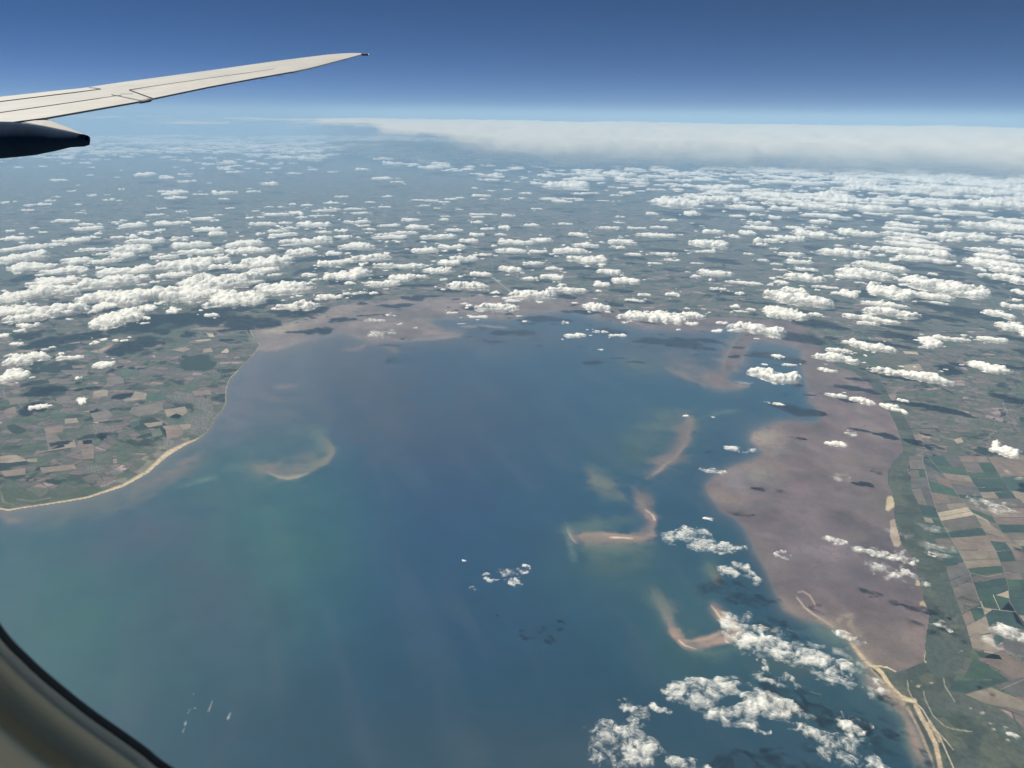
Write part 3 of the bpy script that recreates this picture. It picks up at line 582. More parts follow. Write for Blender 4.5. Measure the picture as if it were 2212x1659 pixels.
# traced clouds: centre x, centre y, width, height in a 3x enlargement of each region, kind 0 cumulus / 1 wispy / 2 thin
REG = [
 (0, 329.2, 0, '35,323,60,14 98,317,26,8 180,372,75,16 285,333,85,16 195,340,90,8 325,311,70,12 367,287,45,10 415,442,150,22 505,336,50,10 515,389,60,9 770,310,45,8 705,305,80,16 1183,382,70,14 1010,403,120,14 1045,363,75,12 1465,263,70,9 1495,361,75,10 1895,333,60,18 1990,338,80,20 1822,352,50,10 1745,351,60,10 1915,387,95,34 1800,401,175,24 1955,417,95,20 2070,408,130,14 2090,374,160,24 2180,366,70,16 2150,326,130,12 1620,420,65,18 1690,416,45,14 1315,428,165,26 865,468,160,44 800,440,60,16 755,452,70,14 560,466,110,22 645,462,40,14 590,490,185,28 1085,455,160,34 1190,453,85,24 60,508,55,14 225,489,50,12 280,515,60,14 140,525,40,10 105,550,110,36 205,547,35,10 20,561,50,14 630,523,50,16 620,550,50,14 950,516,110,26 1042,500,70,26 1350,497,165,34 1415,523,150,36 1710,461,170,34 1845,457,80,18 2022,463,205,44 1890,488,110,18 1800,505,155,28 1850,530,190,40 1690,524,75,24 2092,512,115,24 2190,500,60,30 2195,540,60,34 435,572,160,32 510,560,130,40 585,545,60,18 760,547,105,20 865,543,100,28 1178,552,120,22 205,610,160,36 345,597,130,24 940,570,250,48 860,622,230,56 765,603,45,16 615,628,170,28 50,627,120,36 1255,595,250,48 1580,588,220,56 1290,640,290,50 1490,634,85,40 1640,628,220,46 1990,572,300,60 1945,637,220,56 2160,645,110,40 155,675,240,56 20,710,60,30 505,690,150,50 660,655,85,24 690,703,160,40 800,662,140,44 1075,675,150,36 195,742,210,52 400,765,270,44 510,745,100,56 655,745,70,22 820,765,350,62 1215,722,300,96 1385,690,190,58 1410,740,140,36 1740,703,330,105 1575,735,180,44 1725,755,160,50 1470,822,450,118 1150,790,180,40 720,835,330,84 920,798,85,20 345,830,250,78 400,878,290,86 210,900,170,40 110,935,230,70 880,915,320,130 640,930,280,72 1210,893,370,135 1535,910,300,140 1430,982,200,50 1850,855,330,110 2140,712,180,56 2160,792,150,70 2000,790,110,30 100,1008,200,66 370,1018,370,84 190,1055,230,70 430,1043,230,44 775,1048,300,125 680,990,130,60 960,990,110,60 180,1115,140,40 130,1150,80,26 30,1178,70,30 1115,1012,75,56 937,1105,60,20 1370,1050,110,30 1300,1020,30,14 1945,990,270,70 2130,925,160,50 105,1238,80,30 615,1225,60,32 675,1205,50,24 750,1215,50,24 800,1217,50,16 840,1195,30,12 335,1258,45,20'),
 (0, 658.3, 0, '180,340,235,78 95,442,190,85 400,310,45,24 450,338,140,36 685,380,140,54 507,466,45,32 530,610,60,50 245,655,105,44 320,650,34,16 210,468,36,12'),
 (737.3, 329.2, 0, '80,365,160,16 125,390,130,20 100,447,190,30 20,497,60,30 150,472,100,18 180,492,90,24 30,540,100,34 105,548,40,12 180,520,70,12 250,530,85,16 400,520,180,30 320,548,230,32 440,435,130,26 320,472,150,26 490,480,150,40 280,350,110,16 300,284,80,14 495,307,90,12 665,320,110,16 768,292,65,14 545,343,90,14 620,360,60,10 125,600,250,66 205,680,230,52 60,692,120,44 85,778,230,84 55,835,70,36 390,730,330,46 640,545,250,40 540,633,200,44 715,607,180,40 630,762,210,48 740,500,130,26 665,432,70,18 670,412,70,10 880,450,90,20 895,415,90,22 910,400,180,12 1080,408,115,22 945,490,120,24 1055,485,100,28 880,528,100,30 1030,530,80,18 830,570,140,34 1140,580,230,44 1300,560,140,40 1090,635,220,40 920,660,120,26 1280,640,130,24 800,685,210,46 700,710,170,44 382,802,185,62 260,848,220,50 80,910,150,26 205,905,65,26 500,800,120,30 815,862,290,68 900,785,165,46 1110,752,190,50 1240,715,130,34 1370,797,150,56 1220,812,110,28 1490,635,220,48 1600,690,270,60 1240,917,340,74 1480,885,260,50 1380,750,140,24 1450,460,110,18 1230,470,110,24 1535,528,130,30 1740,485,160,24 1910,487,130,20 1600,598,190,36 1820,577,200,40 1810,612,110,24 2040,535,280,38 2090,655,190,26 1900,660,130,24 2030,718,120,18 2140,695,130,20 1738,770,160,50 1825,825,200,56 1685,845,130,45 2010,393,110,22 1672,995,210,66 1015,1000,310,62 1110,960,110,24 1900,957,140,22 1960,920,100,24 2150,915,110,36 1920,1050,220,66 2120,1060,230,110 710,1035,90,20 890,1065,150,22 1520,1178,150,46 1795,1177,120,36 1680,1160,110,24 1060,300,80,14 1170,293,60,18 1500,298,180,12 1265,364,90,12 1340,223,90,10 970,247,80,9 1800,452,90,14 1640,262,70,12 1700,312,90,8 1870,210,120,9 2080,180,130,16 2170,215,80,12'),
 (737.3, 329.2, 1, '210,1080,140,30 268,1152,160,66 310,1045,75,28 1450,1095,60,26 1680,1275,40,12 1150,1055,60,14 485,1133,30,14 370,1105,60,20 1195,1092,60,14 785,1108,60,8'),
 (1474.7, 329.2, 0, '60,390,120,40 60,280,110,30 215,250,130,40 300,295,165,50 450,245,150,26 115,345,210,20 405,352,240,44 700,270,430,40 710,318,270,36 660,362,160,34 860,352,280,44 1010,310,300,40 1080,340,35,10 1290,362,450,50 1260,398,170,18 930,410,280,36 900,445,150,34 845,485,110,20 600,418,115,26 495,452,160,34 510,488,220,26 190,510,150,34 420,515,110,34 325,542,110,24 720,487,110,20 840,525,220,50 680,552,200,40 545,570,180,34 510,592,80,24 1000,552,100,22 1110,515,230,46 165,588,240,60 140,640,150,24 590,623,60,16 720,655,180,36 740,705,170,40 610,720,75,22 520,697,90,20 1050,645,300,56 1160,612,110,26 1290,735,290,56 1200,780,330,76 1085,803,170,36 770,803,240,56 800,755,150,28 950,798,70,20 200,775,220,50 85,795,80,26 420,843,230,24 645,835,110,34 235,880,120,26 370,908,80,32 720,893,190,44 750,945,420,84 660,1018,250,106 860,1045,90,34 340,993,80,32 440,1010,70,26 380,1028,110,16 50,1050,190,56 60,1100,90,36 465,1135,370,96 1000,908,70,30 1100,900,120,60 1345,887,260,90 1720,876,470,96 1560,922,300,46 1330,985,240,40 1370,1037,310,58 1220,1078,280,40 1195,1106,150,32 1430,468,220,36 1420,500,200,30 1450,535,260,34 1480,567,300,36 1510,600,340,36 1540,645,330,56 1550,690,280,44 1330,620,180,34 1580,425,280,32 1600,330,230,46 1790,385,350,36 1740,400,110,20 1690,545,200,44 1840,540,300,46 1690,480,100,22 1950,345,230,30 2060,482,340,54 2130,440,160,36 2150,580,170,44 1950,632,230,36 2050,678,260,40 2010,722,330,54 2110,765,200,46 2130,818,190,46 1965,790,90,26 1620,785,65,22 2185,895,80,40 2165,950,60,26 2150,990,130,36 2065,1050,180,44 2140,1125,190,72 1610,1220,165,72 1720,1205,190,40 2000,1208,175,44 1220,440,60,10 1230,1255,260,54 1120,1225,150,40'),
 (1474.7, 658.3, 0, '1020,345,290,56 1010,295,150,40 930,415,110,36 620,322,80,34 595,455,340,100 690,385,110,24 1380,440,260,50 1570,465,300,64 990,585,150,34 1170,612,150,64 1340,650,140,44 1410,682,110,34 1430,615,80,24 1970,402,220,60 2080,930,190,70 1000,895,150,44'),
 (1474.7, 658.3, 1, '1090,820,80,44 380,925,190,60 205,1065,150,44 2005,1260,270,84 25,713,36,16 195,725,30,12 170,1375,66,28 600,638,160,10'),
 (1474.7, 658.3, 2, '2110,1085,170,70 1130,265,160,40 400,490,120,40 1035,1105,120,60'),
 (1474.7, 1110.4, 1, '1000,160,140,46 618,242,130,64 1245,228,270,66 1370,338,310,130 1440,270,160,90 225,225,170,40 375,345,230,110 400,690,280,190 560,790,350,190 780,865,320,180 960,940,300,160 1140,1045,250,120 1060,755,170,84 1700,712,90,55 2140,755,270,90 230,1180,450,200 370,1090,260,110 620,1210,370,150 500,1375,150,50 600,1030,210,110 520,940,90,44 1115,1342,165,140 1335,1625,230,130 2125,1390,80,56 1600,248,70,30'),
 (1474.7, 1110.4, 2, '1090,880,200,100 840,1125,120,44 1080,1570,130,70 1410,100,180,80 1640,80,180,60 1660,200,230,90 1590,680,60,50 2130,865,220,70'),
 (737.3, 1110.4, 1, '1870,1215,160,80 850,475,80,46 945,385,64,46 1000,425,100,24 1185,330,80,86 795,293,24,16'),
 (737.3, 1110.4, 3, '1815,1375,400,340 2090,1245,150,70 2160,1120,150,120 1090,375,160,100 1140,440,100,80'),
 (1474.7, 1110.4, 3, '70,110,310,130 170,175,280,90 340,190,160,60 60,1590,240,130 950,1400,330,210'),
]
CL = []
for ox, oy, kd, s in REG:
    for it in s.split():
        a, b, w_, h_ = [float(q) for q in it.split(',')]; CL.append([ox + a / 3, oy + b / 3, w_ / 3 * (1.0 if kd == 0 else 1.08), h_ / 3 * (1.0 if kd == 0 else 1.08), kd])
# small distant ones scattered over the plain, on the ground's own plan
rg = random.Random(11)
def to_px(p):
    p = np.asarray(p); z = p @ f_; return PCX + FPX * (p @ rt) / z, PCY - FPX * (p @ up) / z
occ = [(c[0], c[1], c[2] / 2, c[3] / 2) for c in CL]
extra = []
tries = 0
while tries < 26000:
    tries += 1
    D = math.sqrt(rg.uniform(50000. ** 2, 420000. ** 2)); az = rg.uniform(R(-38), R(38)) 
    p = np.array([D * math.sin(az), D * math.cos(az), BASE - ALT]); x_, y_ = to_px(p)
    if not (-60 < x_ < 2270): continue
    ye = y_ - eye(x_)
    # more of them towards the right and towards the horizon
    side = np.interp(x_, [-60, 300, 700, 1100, 1500, 1800, 2212], [.40, .40, .45, .55, 1.0, 1.8, 2.2] if D < 135e3 else [.22, .20, .28, .45, 1.0, 1.9, 2.3])
    far = np.interp(D, [50e3, 90e3, 130e3, 180e3, 230e3, 420e3], [.60, .80, .95, 1.5, 2.0, 2.2])
    if x_ < 900 and 150e3 < D < 200e3: far *= .45
    if x_ < 900 and D > 235e3: far *= 3
    cl = fbm(np.array([p[0] / 21000 + 5]), np.array([p[1] / 26000]), 3, 21)[0]
    pr = side * far * .42 * (1.9 * max(cl - .28, 0) + .15)
    if rg.random() > pr: continue
    wm = rg.lognormvariate(7.35, .5) * np.interp(D, [50e3, 200e3, 400e3], [.9, 1.7, 2.6]) * np.interp(x_, [0, 1200, 2212], [.8, 1.0, 1.35])
    wp = wm / np.linalg.norm(p) * FPX; hp = max(wp * rg.uniform(.13, .22), 1.5)
    if wp < 2.2: wp = 2.2
    if y_ > 440 and any(abs(x_ - o_[0]) < o_[2] + wp * .5 and abs(y_ - o_[1]) < o_[3] + hp for o_ in occ): continue
    if y_ > 395 and wp < 5: continue
    extra.append([x_, y_, wp, hp, 0]); 
    if y_ > 420: occ.append((x_, y_, wp / 2, hp / 2))
rs = random.Random(77)
for c in list(CL):
    if c[2] > 18 and c[4] == 0 and c[1] < 860:
        for q in range(rs.choice([1, 2, 3]) + (c[2] > 50)):
            a_ = rs.uniform(0, 6.28); k_ = rs.uniform(.55, .85); w2 = c[2] * rs.uniform(.08, .22)
            if w2 > 2.5: extra.append([c[0] + math.cos(a_) * c[2] * k_, c[1] + math.sin(a_) * c[3] * k_ * 1.1, w2, max(w2 * rs.uniform(.25, .5), 1.4), 0])
ALLC = CL + extra
ALLC = [c for c in ALLC if c[2] > 0]
area = lambda c: c[2] * c[3]
order = sorted(range(len(ALLC)), key=lambda i: -area(ALLC[i]) * (1 if ALLC[i][4] == 0 else 3))
ind = set(order[:300])

# words that single out each of the 300
LANDM = [(60, 800, 'the farm fields of the left headland'), (470, 700, 'the wood on the left headland'), (300, 600, 'the left farmland behind the headland'), (560, 560, 'the inland plain behind the left headland'),
         (830, 690, 'the pale flats at the head of the bay'), (1060, 655, 'the river mouth at the head of the bay'), (1300, 660, 'the far shore in the middle of the bay'), (1430, 690, 'the far right corner of the bay'),
         (1620, 700, 'the mud at the far right end of the bay'), (1680, 800, 'the channel beside the big purple mudflat'), (1850, 760, 'the marsh inland of the purple mudflat'), (2080, 760, 'the right-hand patchwork of fields'),
         (1850, 870, 'the upper edge of the purple mudflat'), (1800, 960, 'the middle of the purple mudflat'), (1590, 990, 'the deep channel left of the purple mudflat'), (1500, 1150, 'the hooked pink sandbank'),
         (1900, 1200, 'the lower purple mudflat'), (1700, 1360, 'the sand spit at the lower right'), (1620, 1500, 'the dark open sea off the sand spit'), (1350, 1580, 'the open sea at the bottom edge'),
         (1090, 1240, 'the open water in mid bay'), (2100, 1060, 'the strip fields at the right'), (2150, 1370, 'the strip fields lower down at the right'), (1480, 910, 'the slanting sandbank'), (1990, 1560, 'the beach of the lower right corner'), (100, 850, 'the brown fields of the left headland'),
         (100, 560, 'the far left plain'), (400, 500, 'the left middle plain'), (700, 500, 'the plain left of centre'), (1000, 520, 'the plain in the centre'), (1300, 520, 'the plain right of centre'), (1550, 540, 'the plain behind the far right shore'),
         (1800, 520, 'the cloud-streaked plain at the right'), (2080, 540, 'the cloud-streaked plain at the right edge'), (1900, 620, 'the fields right of the bay head'), (2120, 660, 'the fields at the right edge'),
         (150, 450, 'the hazy far left distance'), (600, 440, 'the hazy distance behind the left plain'), (1000, 430, 'the hazy central distance'), (1400, 430, 'the hazy distance right of centre'), (1750, 440, 'the hazy right-hand distance'), (2080, 440, 'the hazy distance at the right edge')]
ORD = 'first second third fourth fifth sixth seventh eighth ninth tenth eleventh twelfth thirteenth fourteenth fifteenth sixteenth seventeenth eighteenth nineteenth twentieth'.split() + ['twenty-' + q for q in 'first second third fourth fifth sixth seventh eighth ninth'.split()]
def looks(c):
    w_, h_, k = c[2], c[3], c[4]
    size = 'huge' if w_ > 120 else 'large' if w_ > 75 else 'medium' if w_ > 45 else 'small' if w_ > 22 else 'tiny'
    a_ = w_ / h_
    if k == 2: return size + ' thin cloud'
    if k == 1: return size + ' wispy cloud'
    return size + (' streaky' if a_ > 6 else ' flat' if a_ > 3.6 else ' puffy' if a_ > 2.3 else ' round') + ' cloud'
labels = {}; bykey = {}
for i in ind:
    c = ALLC[i]; lm = min(LANDM, key=lambda q: ((q[0] - c[0]) / 1.3) ** 2 + ((q[1] - c[1]) * 1.6) ** 2)[2]; bykey.setdefault((looks(c), lm), []).append(i)
for (lk, lm), ids_ in bykey.items():
    ids_.sort(key=lambda i: ALLC[i][0])
    for k, i in enumerate(ids_):
        if len(ids_) == 1: labels[i] = f'the only {lk} over {lm}' if lk.startswith('tiny') else f'{lk} over {lm}'
        else: labels[i] = f'{lk} over {lm}, {ORD[k]} from left' if k < len(ids_) - 1 else f'{lk} over {lm}, rightmost of {("two" if len(ids_) == 2 else "its kind")}'
for i in labels:
    if len(labels[i].split()) > 16: labels[i] = labels[i].replace(' the ', ' ')
bigV, bigF, bigD, nb = [], [], [], 0
for i, c in enumerate(ALLC):
    if i in ind:
        V3, Fa, dn, cen, nt_ = cloud_mesh(c[0], c[1], c[2], c[3], c[4], 100 + i, 1.25 if c[2] > 30 else 1.0, float(np.interp(c[0], [0, 900, 2212], [.30, .05, -.70])) * (c[4] == 0 or c[1] > 1250 and c[0] > 1500))
        o = mesh_np('wispy_cloud' if c[4] else 'cumulus_cloud', V3, Fa, MC[c[4]], None, True, {'dens': dn}); o.location = cen
        tag(o, labels[i], 'cloud', 'wispy clouds over the bay' if c[4] else 'fair weather clouds over land and bay')
    else:
        V3, Fa, dn, cen, nt_ = cloud_mesh(c[0], c[1], c[2], c[3], c[4], 100 + i, .8)
        bigV.append(V3 + cen); bigF.append(Fa + nb); bigD.append(dn); nb += len(V3)
o = mesh_np('clouds', np.vstack(bigV), np.vstack(bigF), MC[0], None, True, {'dens': np.concatenate(bigD)})
tag(o, 'countless tiny white clouds merging towards the hazy horizon', 'clouds', kind='stuff')
print('clouds', len(CL), len(extra), nb)

# the high veil of cloud lying along the horizon, thick at the right and thinning to the left
nxv, nyv = 560, 60
ta = np.linspace(R(-42), R(46), nxv); dd = 162000 + 168000 * np.linspace(0, 1, nyv) ** 1.8; A_, D_ = np.meshgrid(ta, dd)
xv = D_ * np.sin(A_); yv = D_ * np.cos(A_)
nn_ = fbm(xv / 42000, yv / 60000, 5, 51); ff_ = fbm(xv / 9000, yv / 22000, 5, 52)
side_ = sst(R(-17) , R(6), A_ + R(5) * np.clip((D_ - 190000) / 30000, -1, 1) + R(9) * (ff_ - .5)); edge_ = sst(-.02, .22, (D_ - 162000) / 168000.)
dn_ = (side_ * 2.1 * (.45 + nn_) + (ff_ - .5) * 1.3 - .38 + .34 * sst(175000, 200000, D_)) * edge_  # weak density floor added far out imitates milky haze at the left
zv = np.interp(D_, [162000, 170000, 182000, 200000, 230000, 330000], [1600, 4000, 6700, 8700, 9700, 10000]) + nn_ * 1500 + ff_ * 700 + (fbm(xv / 3500, yv / 3500, 3, 53) - .5) * 700 - ALT - 1000
idx = np.arange(nxv * nyv).reshape(nyv, nxv); Fv = np.stack([idx[:-1, :-1], idx[:-1, 1:], idx[1:, 1:], idx[1:, :-1]], -1).reshape(-1, 4)
Vt = np.stack([xv.ravel(), yv.ravel(), zv.ravel()], 1); Vb = Vt.copy(); th = np.clip(dn_.ravel(), 0, 1) * 500 + 5; Vb[:, 2] -= th
MV = make_cloudmat('high_veil', -.05, 1.1, .00006, .45, (1.0, .88, .68))
o = mesh_np('cloud_bank', np.vstack([Vt, Vb]), np.vstack([Fv, Fv[:, ::-1] + len(Vt)]), MV, None, True, {'dens': np.concatenate([dn_.ravel(), dn_.ravel()])})
tag(o, 'pale cream high cloud bank lying along the horizon at the right', 'cloud bank', kind='stuff')

# ------------------------------------------------------------------ the wing
def paint(name, col, rough=.4, spec=.4, metal=0.0, nz=.06, nsc=2.0):
    m, n, out = new_mat(name); tc = n.nodes.new('ShaderNodeTexCoord'); t = noise_t(n, tc.outputs['Object'], nsc, 6, .6)
    p = n.nodes.new('ShaderNodeBsdfPrincipled'); n.links.new(mixc(n, 1.0, col, mapr(n, t.outputs[0], .3, .7, 1 - nz, 1 + nz), 'MULTIPLY'), p.inputs['Base Color'])
    p.inputs['Roughness'].default_value = rough; p.inputs['Specular IOR Level'].default_value = spec; p.inputs['Metallic'].default_value = metal
    n.links.new(p.outputs[0], out.inputs[0]); return m
M_wing = paint('wing_paint', (.43, .425, .405), .5, .25, 0, .10, .9); M_gap = paint('gap_shadow', (.03, .035, .05), .8, .1); M_navy = paint('navy_paint', (.014, .032, .066), .9, .04, 0, .25, 2)
M_wing2 = paint('flap_paint', (.45, .44, .415), .5, .25, 0, .10, 1.6)
wing = bpy.data.objects.new('aircraft_wing', None); C.objects.link(wing)
wing.location = Vector(at_depth(np.array(0.), np.array(240.), np.array(14.))); bpy.context.view_layer.update()
tag(wing, 'long pale swept aircraft wing reaching in from the left to a pointed tip', 'wing')
def wp(name, V, F, mat, smooth=True, parent=wing):
    V = np.asarray(V, float) - np.array(wing.location); o = bpy.data.objects.new(name, None) if False else mesh_np(name, V, F, mat, parent, smooth)
    return o
def inv_d(x, y): return -.0047 + 1.355e-5 * x + .000304 * y
def wpt(x, y, up_=0.0):
    x = np.asarray(x, float); y = np.asarray(y, float); p = at_depth(x, y, 1 / inv_d(x, y)); return p + WN * up_
WN = np.zeros(3)
p0, p1, p2 = [wpt(a, b) for a, b in ((0, 268), (797, 117), (0, 209))]
WN = np.cross(p1 - p0, p2 - p0); WN /= np.linalg.norm(WN)
if WN[2] < 0: WN = -WN
TE = arr('-420,342 -200,304 0,268.6 100,256 200,238.5 305,220 331,214 446,190 558,169 632,156 670,148 744,128 777,118.6 789,117')
LEd = arr('-420,254 -200,231 0,209 179,190 260,178 446,153 595,132 650,125 707,118 735,115.6 755,114.6 775,114.6 789,115.4')
xs = np.concatenate([np.linspace(-420, 700, 90), np.linspace(705, 789, 22)])
te = np.interp(xs, TE[:, 0], TE[:, 1]); le = np.interp(xs, LEd[:, 0], LEd[:, 1])
cs = [0, .02, .06, .15, .3, .45, .6, .75, .88, 1.0]
rows = []
chord = np.linalg.norm(wpt(xs, te) - wpt(xs, le), axis=1)
lead = wpt(xs, le)
fwd = (wpt(xs, le) - wpt(xs, te)) / chord[:, None]
prof = []
th_ = .105 * chord
bul = lambda c: 2.2 * (c ** .5) * (1 - c) ** 1.1 * .62
for c in cs: prof.append(wpt(xs, le + (te - le) * c))
prof.append(prof[-1] - WN * .016)
for c in cs[::-1][1:]: prof.append(wpt(xs, le + (te - le) * c) - WN * (.014 + .062 * chord * (1 - c) * (1 - .45 * (1 - c) ** 6))[:, None])
prof.append(lead + fwd * (chord * .028)[:, None] - WN * (th_ * .22)[:, None]); prof.append(lead + fwd * (chord * .016)[:, None] - WN * (th_ * .08)[:, None])
K = len(prof); V = np.stack(prof, 1).reshape(-1, 3); N_ = len(xs)
Fw = []
for i in range(N_ - 1):
    for k in range(K):
        k2 = (k + 1) % K; Fw.append((i * K + k, i * K + k2, (i + 1) * K + k2, (i + 1) * K + k))
wp('wing_skin', V, Fw, M_wing)
def slab(name, px, mat, h=.008, parent=wing, z=0.0):
    P = arr(px); t = wpt(P[:, 0], P[:, 1], 0) + WN * (h + z); b = wpt(P[:, 0], P[:, 1], 0) - WN * .003 + WN * z; n = len(P)
    V = np.vstack([t, b]) - np.array(wing.location); me = bpy.data.meshes.new(name)
    me.from_pydata([tuple(q) for q in V], [], [list(range(n)), list(range(2 * n - 1, n - 1, -1))] + [[i, (i + 1) % n, n + (i + 1) % n, n + i][::-1] for i in range(n)])
    me.materials.append(mat); o = bpy.data.objects.new(name, me); C.objects.link(o); o.parent = parent; return o
slab('aileron', '281,196 331,187.7 400,177.5 480,166 560,154.5 610,147.2 640,153.9 600,161.3 558,168.6 500,179 446,189.6 390,201.3 333,213.2', M_wing2)
slab('flap', '-420,308 -200,278 0,245.2 100,231 200,216.5 253,208.4 303,219.6 200,238 100,255.4 0,268 -200,303 -420,341', M_wing2)
slab('slat', '-420,254.5 -200,231.6 0,209.6 100,198.4 179,190.4 192,190.2 215,193 160,200 80,209.8 0,219.4 -200,243.5 -420,270', M_wing2, .004)
def groove(px, wpx, name='gap_and_edge_shade', mat=M_gap):
    P = arr(px); V, Fq = [], []
    for i in range(len(P)):
        a = P[max(i - 1, 0)]; b = P[min(i + 1, len(P) - 1)]; d = (b - a) / np.hypot(*(b - a)); nn = np.array([-d[1], d[0]]) * (wpx if np.isscalar(wpx) else wpx[i]) / 2
        for s in (1, -1):
            q = P[i] + nn * s; V.append(wpt(*(P[i] + (q - P[i]) * .75), .0115))
    for i in range(len(P) - 1): Fq.append((2 * i, 2 * i + 1, 2 * i + 3, 2 * i + 2))
    return wp(name, V, Fq, mat, False)
groove('279,195 331,187 446,170.5 520,160.2 595,149.4', [1.5, 1.4, 1.2, 1., .6]); groove('279,195 305,204.5 331,214', 1.9)
groove('-420,307 -200,277 0,244.4 100,230.2 200,215.6 262,206.6', [2.2, 2.2, 2.2, 2, 1.8, 1.3]); groove('253,207.5 280,213 307,219', 1.1); groove('241,204.6 246,207 253,207.5', 1.4)
groove('-420,271 -200,244 0,220 80,210.2 160,200.4 218,193', [1.6, 1.6, 1.4, 1.2, 1.1, .9]); groove('192,190 205,191 218,193', 1.2); groove('260,203.5 275,203.6 288,203', .6)
groove('0,268.4 100,255.6 200,238 303,220', 1.1); groove('333,213.3 446,189.7 558,168.7 632,155.6', [1.3, 1.2, 1.1, .8])  # trailing-edge strips: shade on the edge thickness painted as dark lines
def tube(name, a, b, ra, rb, mat, parent=wing, seg=10):
    a = np.array(a); b = np.array(b); d = (b - a) / np.linalg.norm(b - a); s = np.cross(d, [0, 0, 1.0]); s /= np.linalg.norm(s); t = np.cross(d, s); V = []; Fq = []
    st = [(0, .0), (.03, .6), (.10, .95), (.2, 1.0), (.8, 1.0), (.93, .85), (1.0, .0)]
    for f, k in st:
        for j in range(seg):
            an = 2 * math.pi * j / seg; r_ = (ra + (rb - ra) * f) * max(k, .02); V.append(a + (b - a) * f + (s * math.cos(an) + t * math.sin(an)) * r_)
    for i in range(len(st) - 1):
        for j in range(seg): Fq.append((i * seg + j, i * seg + (j + 1) % seg, (i + 1) * seg + (j + 1) % seg, (i + 1) * seg + j))
    return wp(name, V, Fq, mat, True, parent)
tip = wpt(784, 117.3); tube('wing_tip_light', wpt(780, 117.6), wpt(797, 118.2), .035, .03, M_gap)
M_lens = paint('clear_lens', (.75, .76, .78), .15, .8, 0, .02); tube('lamp_lens', wpt(794, 118), wpt(799, 118.2), .03, .026, M_lens)
for x_, y_ in ((560, 169.6), (596, 163.2), (628, 156.8)):
    tube('static_wick', wpt(x_, y_) - WN * .01, at_depth(np.array(x_ + 17.), np.array(y_ + 1.6), np.array(1 / inv_d(x_, y_) - .5)), .006, .003, M_gap, seg=6)
tube('hinge_fairing', at_depth(np.array(300.), np.array(219.5), np.array(15.75)), at_depth(np.array(327.), np.array(216.2), np.array(15.4)), .045, .03, M_navy)
# canoe fairing under the trailing edge: stations centre x, top y, bottom y, depth, half width (m)
ST = [(-420, 318, 352, 14.8, .30), (-300, 290, 350, 14.4, .42), (-150, 278, 346, 13.9, .46), (0, 268, 335, 13.2, .36), (50, 268, 331, 12.9, .30), (100, 274.5, 323.5, 12.6, .22), (140, 283, 316.5, 12.4, .14), (168, 288, 314.5, 12.2, .14), (180, 290.7, 312, 12.15, .11), (184.5, 291.0, 308, 12.1, .08), (187, 291.8, 303, 12.1, .03)]
axis = at_depth(np.array(185.), np.array(300.), np.array(12.1)) - at_depth(np.array(0.), np.array(303.), np.array(13.2)); axis /= np.linalg.norm(axis)
side = np.cross(axis, up); side /= np.linalg.norm(side)
V, Fq = [], []; SG = 20
for cx_, t_, b_, dp, hw in ST:
    c_ = at_depth(np.array(float(cx_)), np.array((t_ + b_) / 2.), np.array(dp)); hh = (b_ - t_) / 2 * dp / FPX
    for j in range(SG):
        an = 2 * math.pi * j / SG; cz, sz = math.cos(an), math.sin(an)
        e_ = .40                                        # squarish section with a keel
        V.append(c_ + up * hh * np.sign(cz) * abs(cz) ** e_ + side * hw * np.sign(sz) * abs(sz) ** .8)
for i in range(len(ST) - 1):
    for j in range(SG): Fq.append((i * SG + j, i * SG + (j + 1) % SG, (i + 1) * SG + (j + 1) % SG, (i + 1) * SG + j))
fair = wp('flap_track_fairing', V, Fq, M_navy)
# top-lit upper side of the fairing, put into the colour as a pale sheet
P = [(52, 263.5, 13.02), (98, 256.6, 13.6), (120, 263.8, 13.2), (150, 276.4, 12.7), (185, 292.0, 12.08), (140, 280.6, 12.32), (90, 270.6, 12.6)]
V = [at_depth(np.array(float(a)), np.array(float(b)), np.array(d)) for a, b, d in P]; V2 = [q - up * .02 for q in V]
me = bpy.data.meshes.new('fairing_lit_top'); n = len(V)
me.from_pydata([tuple(q - np.array(wing.location)) for q in V + V2], [], [list(range(n)), list(range(2 * n - 1, n - 1, -1))] + [[i, n + i, n + (i + 1) % n, (i + 1) % n] for i in range(n)])
me.materials.append(M_wing); o = bpy.data.objects.new('fairing_lit_top', me); C.objects.link(o); o.parent = fair

# ------------------------------------------------------------------ the cabin window the picture is taken through
DW = .21
G1 = arr('-190,400 -150,900 -75,1210 0,1348 67,1422 133,1480 200,1533 267,1580 317,1616 363,1652 480,1722 700,1820 1000,1890 1500,1900 2000,1800 2450,1500 2650,1000 2680,200 2550,-500 2000,-900 1300,-1000 500,-900 -50,-500')
def catmull(P, m=8):
    out = []; n = len(P)
    for i in range(n):
        a, b, c, d = P[i - 1], P[i], P[(i + 1) % n], P[(i + 2) % n]
        for k in range(m):
            t = k / m; out.append(.5 * ((2 * b) + (-a + c) * t + (2 * a - 5 * b + 4 * c - d) * t * t + (-a + 3 * b - 3 * c + d) * t ** 3))
    return np.array(out)
path = catmull(G1); nP = len(path)
tang = np.roll(path, -1, 0) - np.roll(path, 1, 0); tang /= np.linalg.norm(tang, axis=1)[:, None]; outn = np.stack([-tang[:, 1], tang[:, 0]], 1)
cen = path.mean(0)
if ((path - cen) * outn).sum() < 0: outn = -outn
win = bpy.data.objects.new('cabin_window', None); C.objects.link(win); win.location = Vector(at_depth(np.array(PCX), np.array(1700.), np.array(DW))); bpy.context.view_layer.update()
tag(win, 'curved cabin window surround with black seal in the lower left corner', 'window')
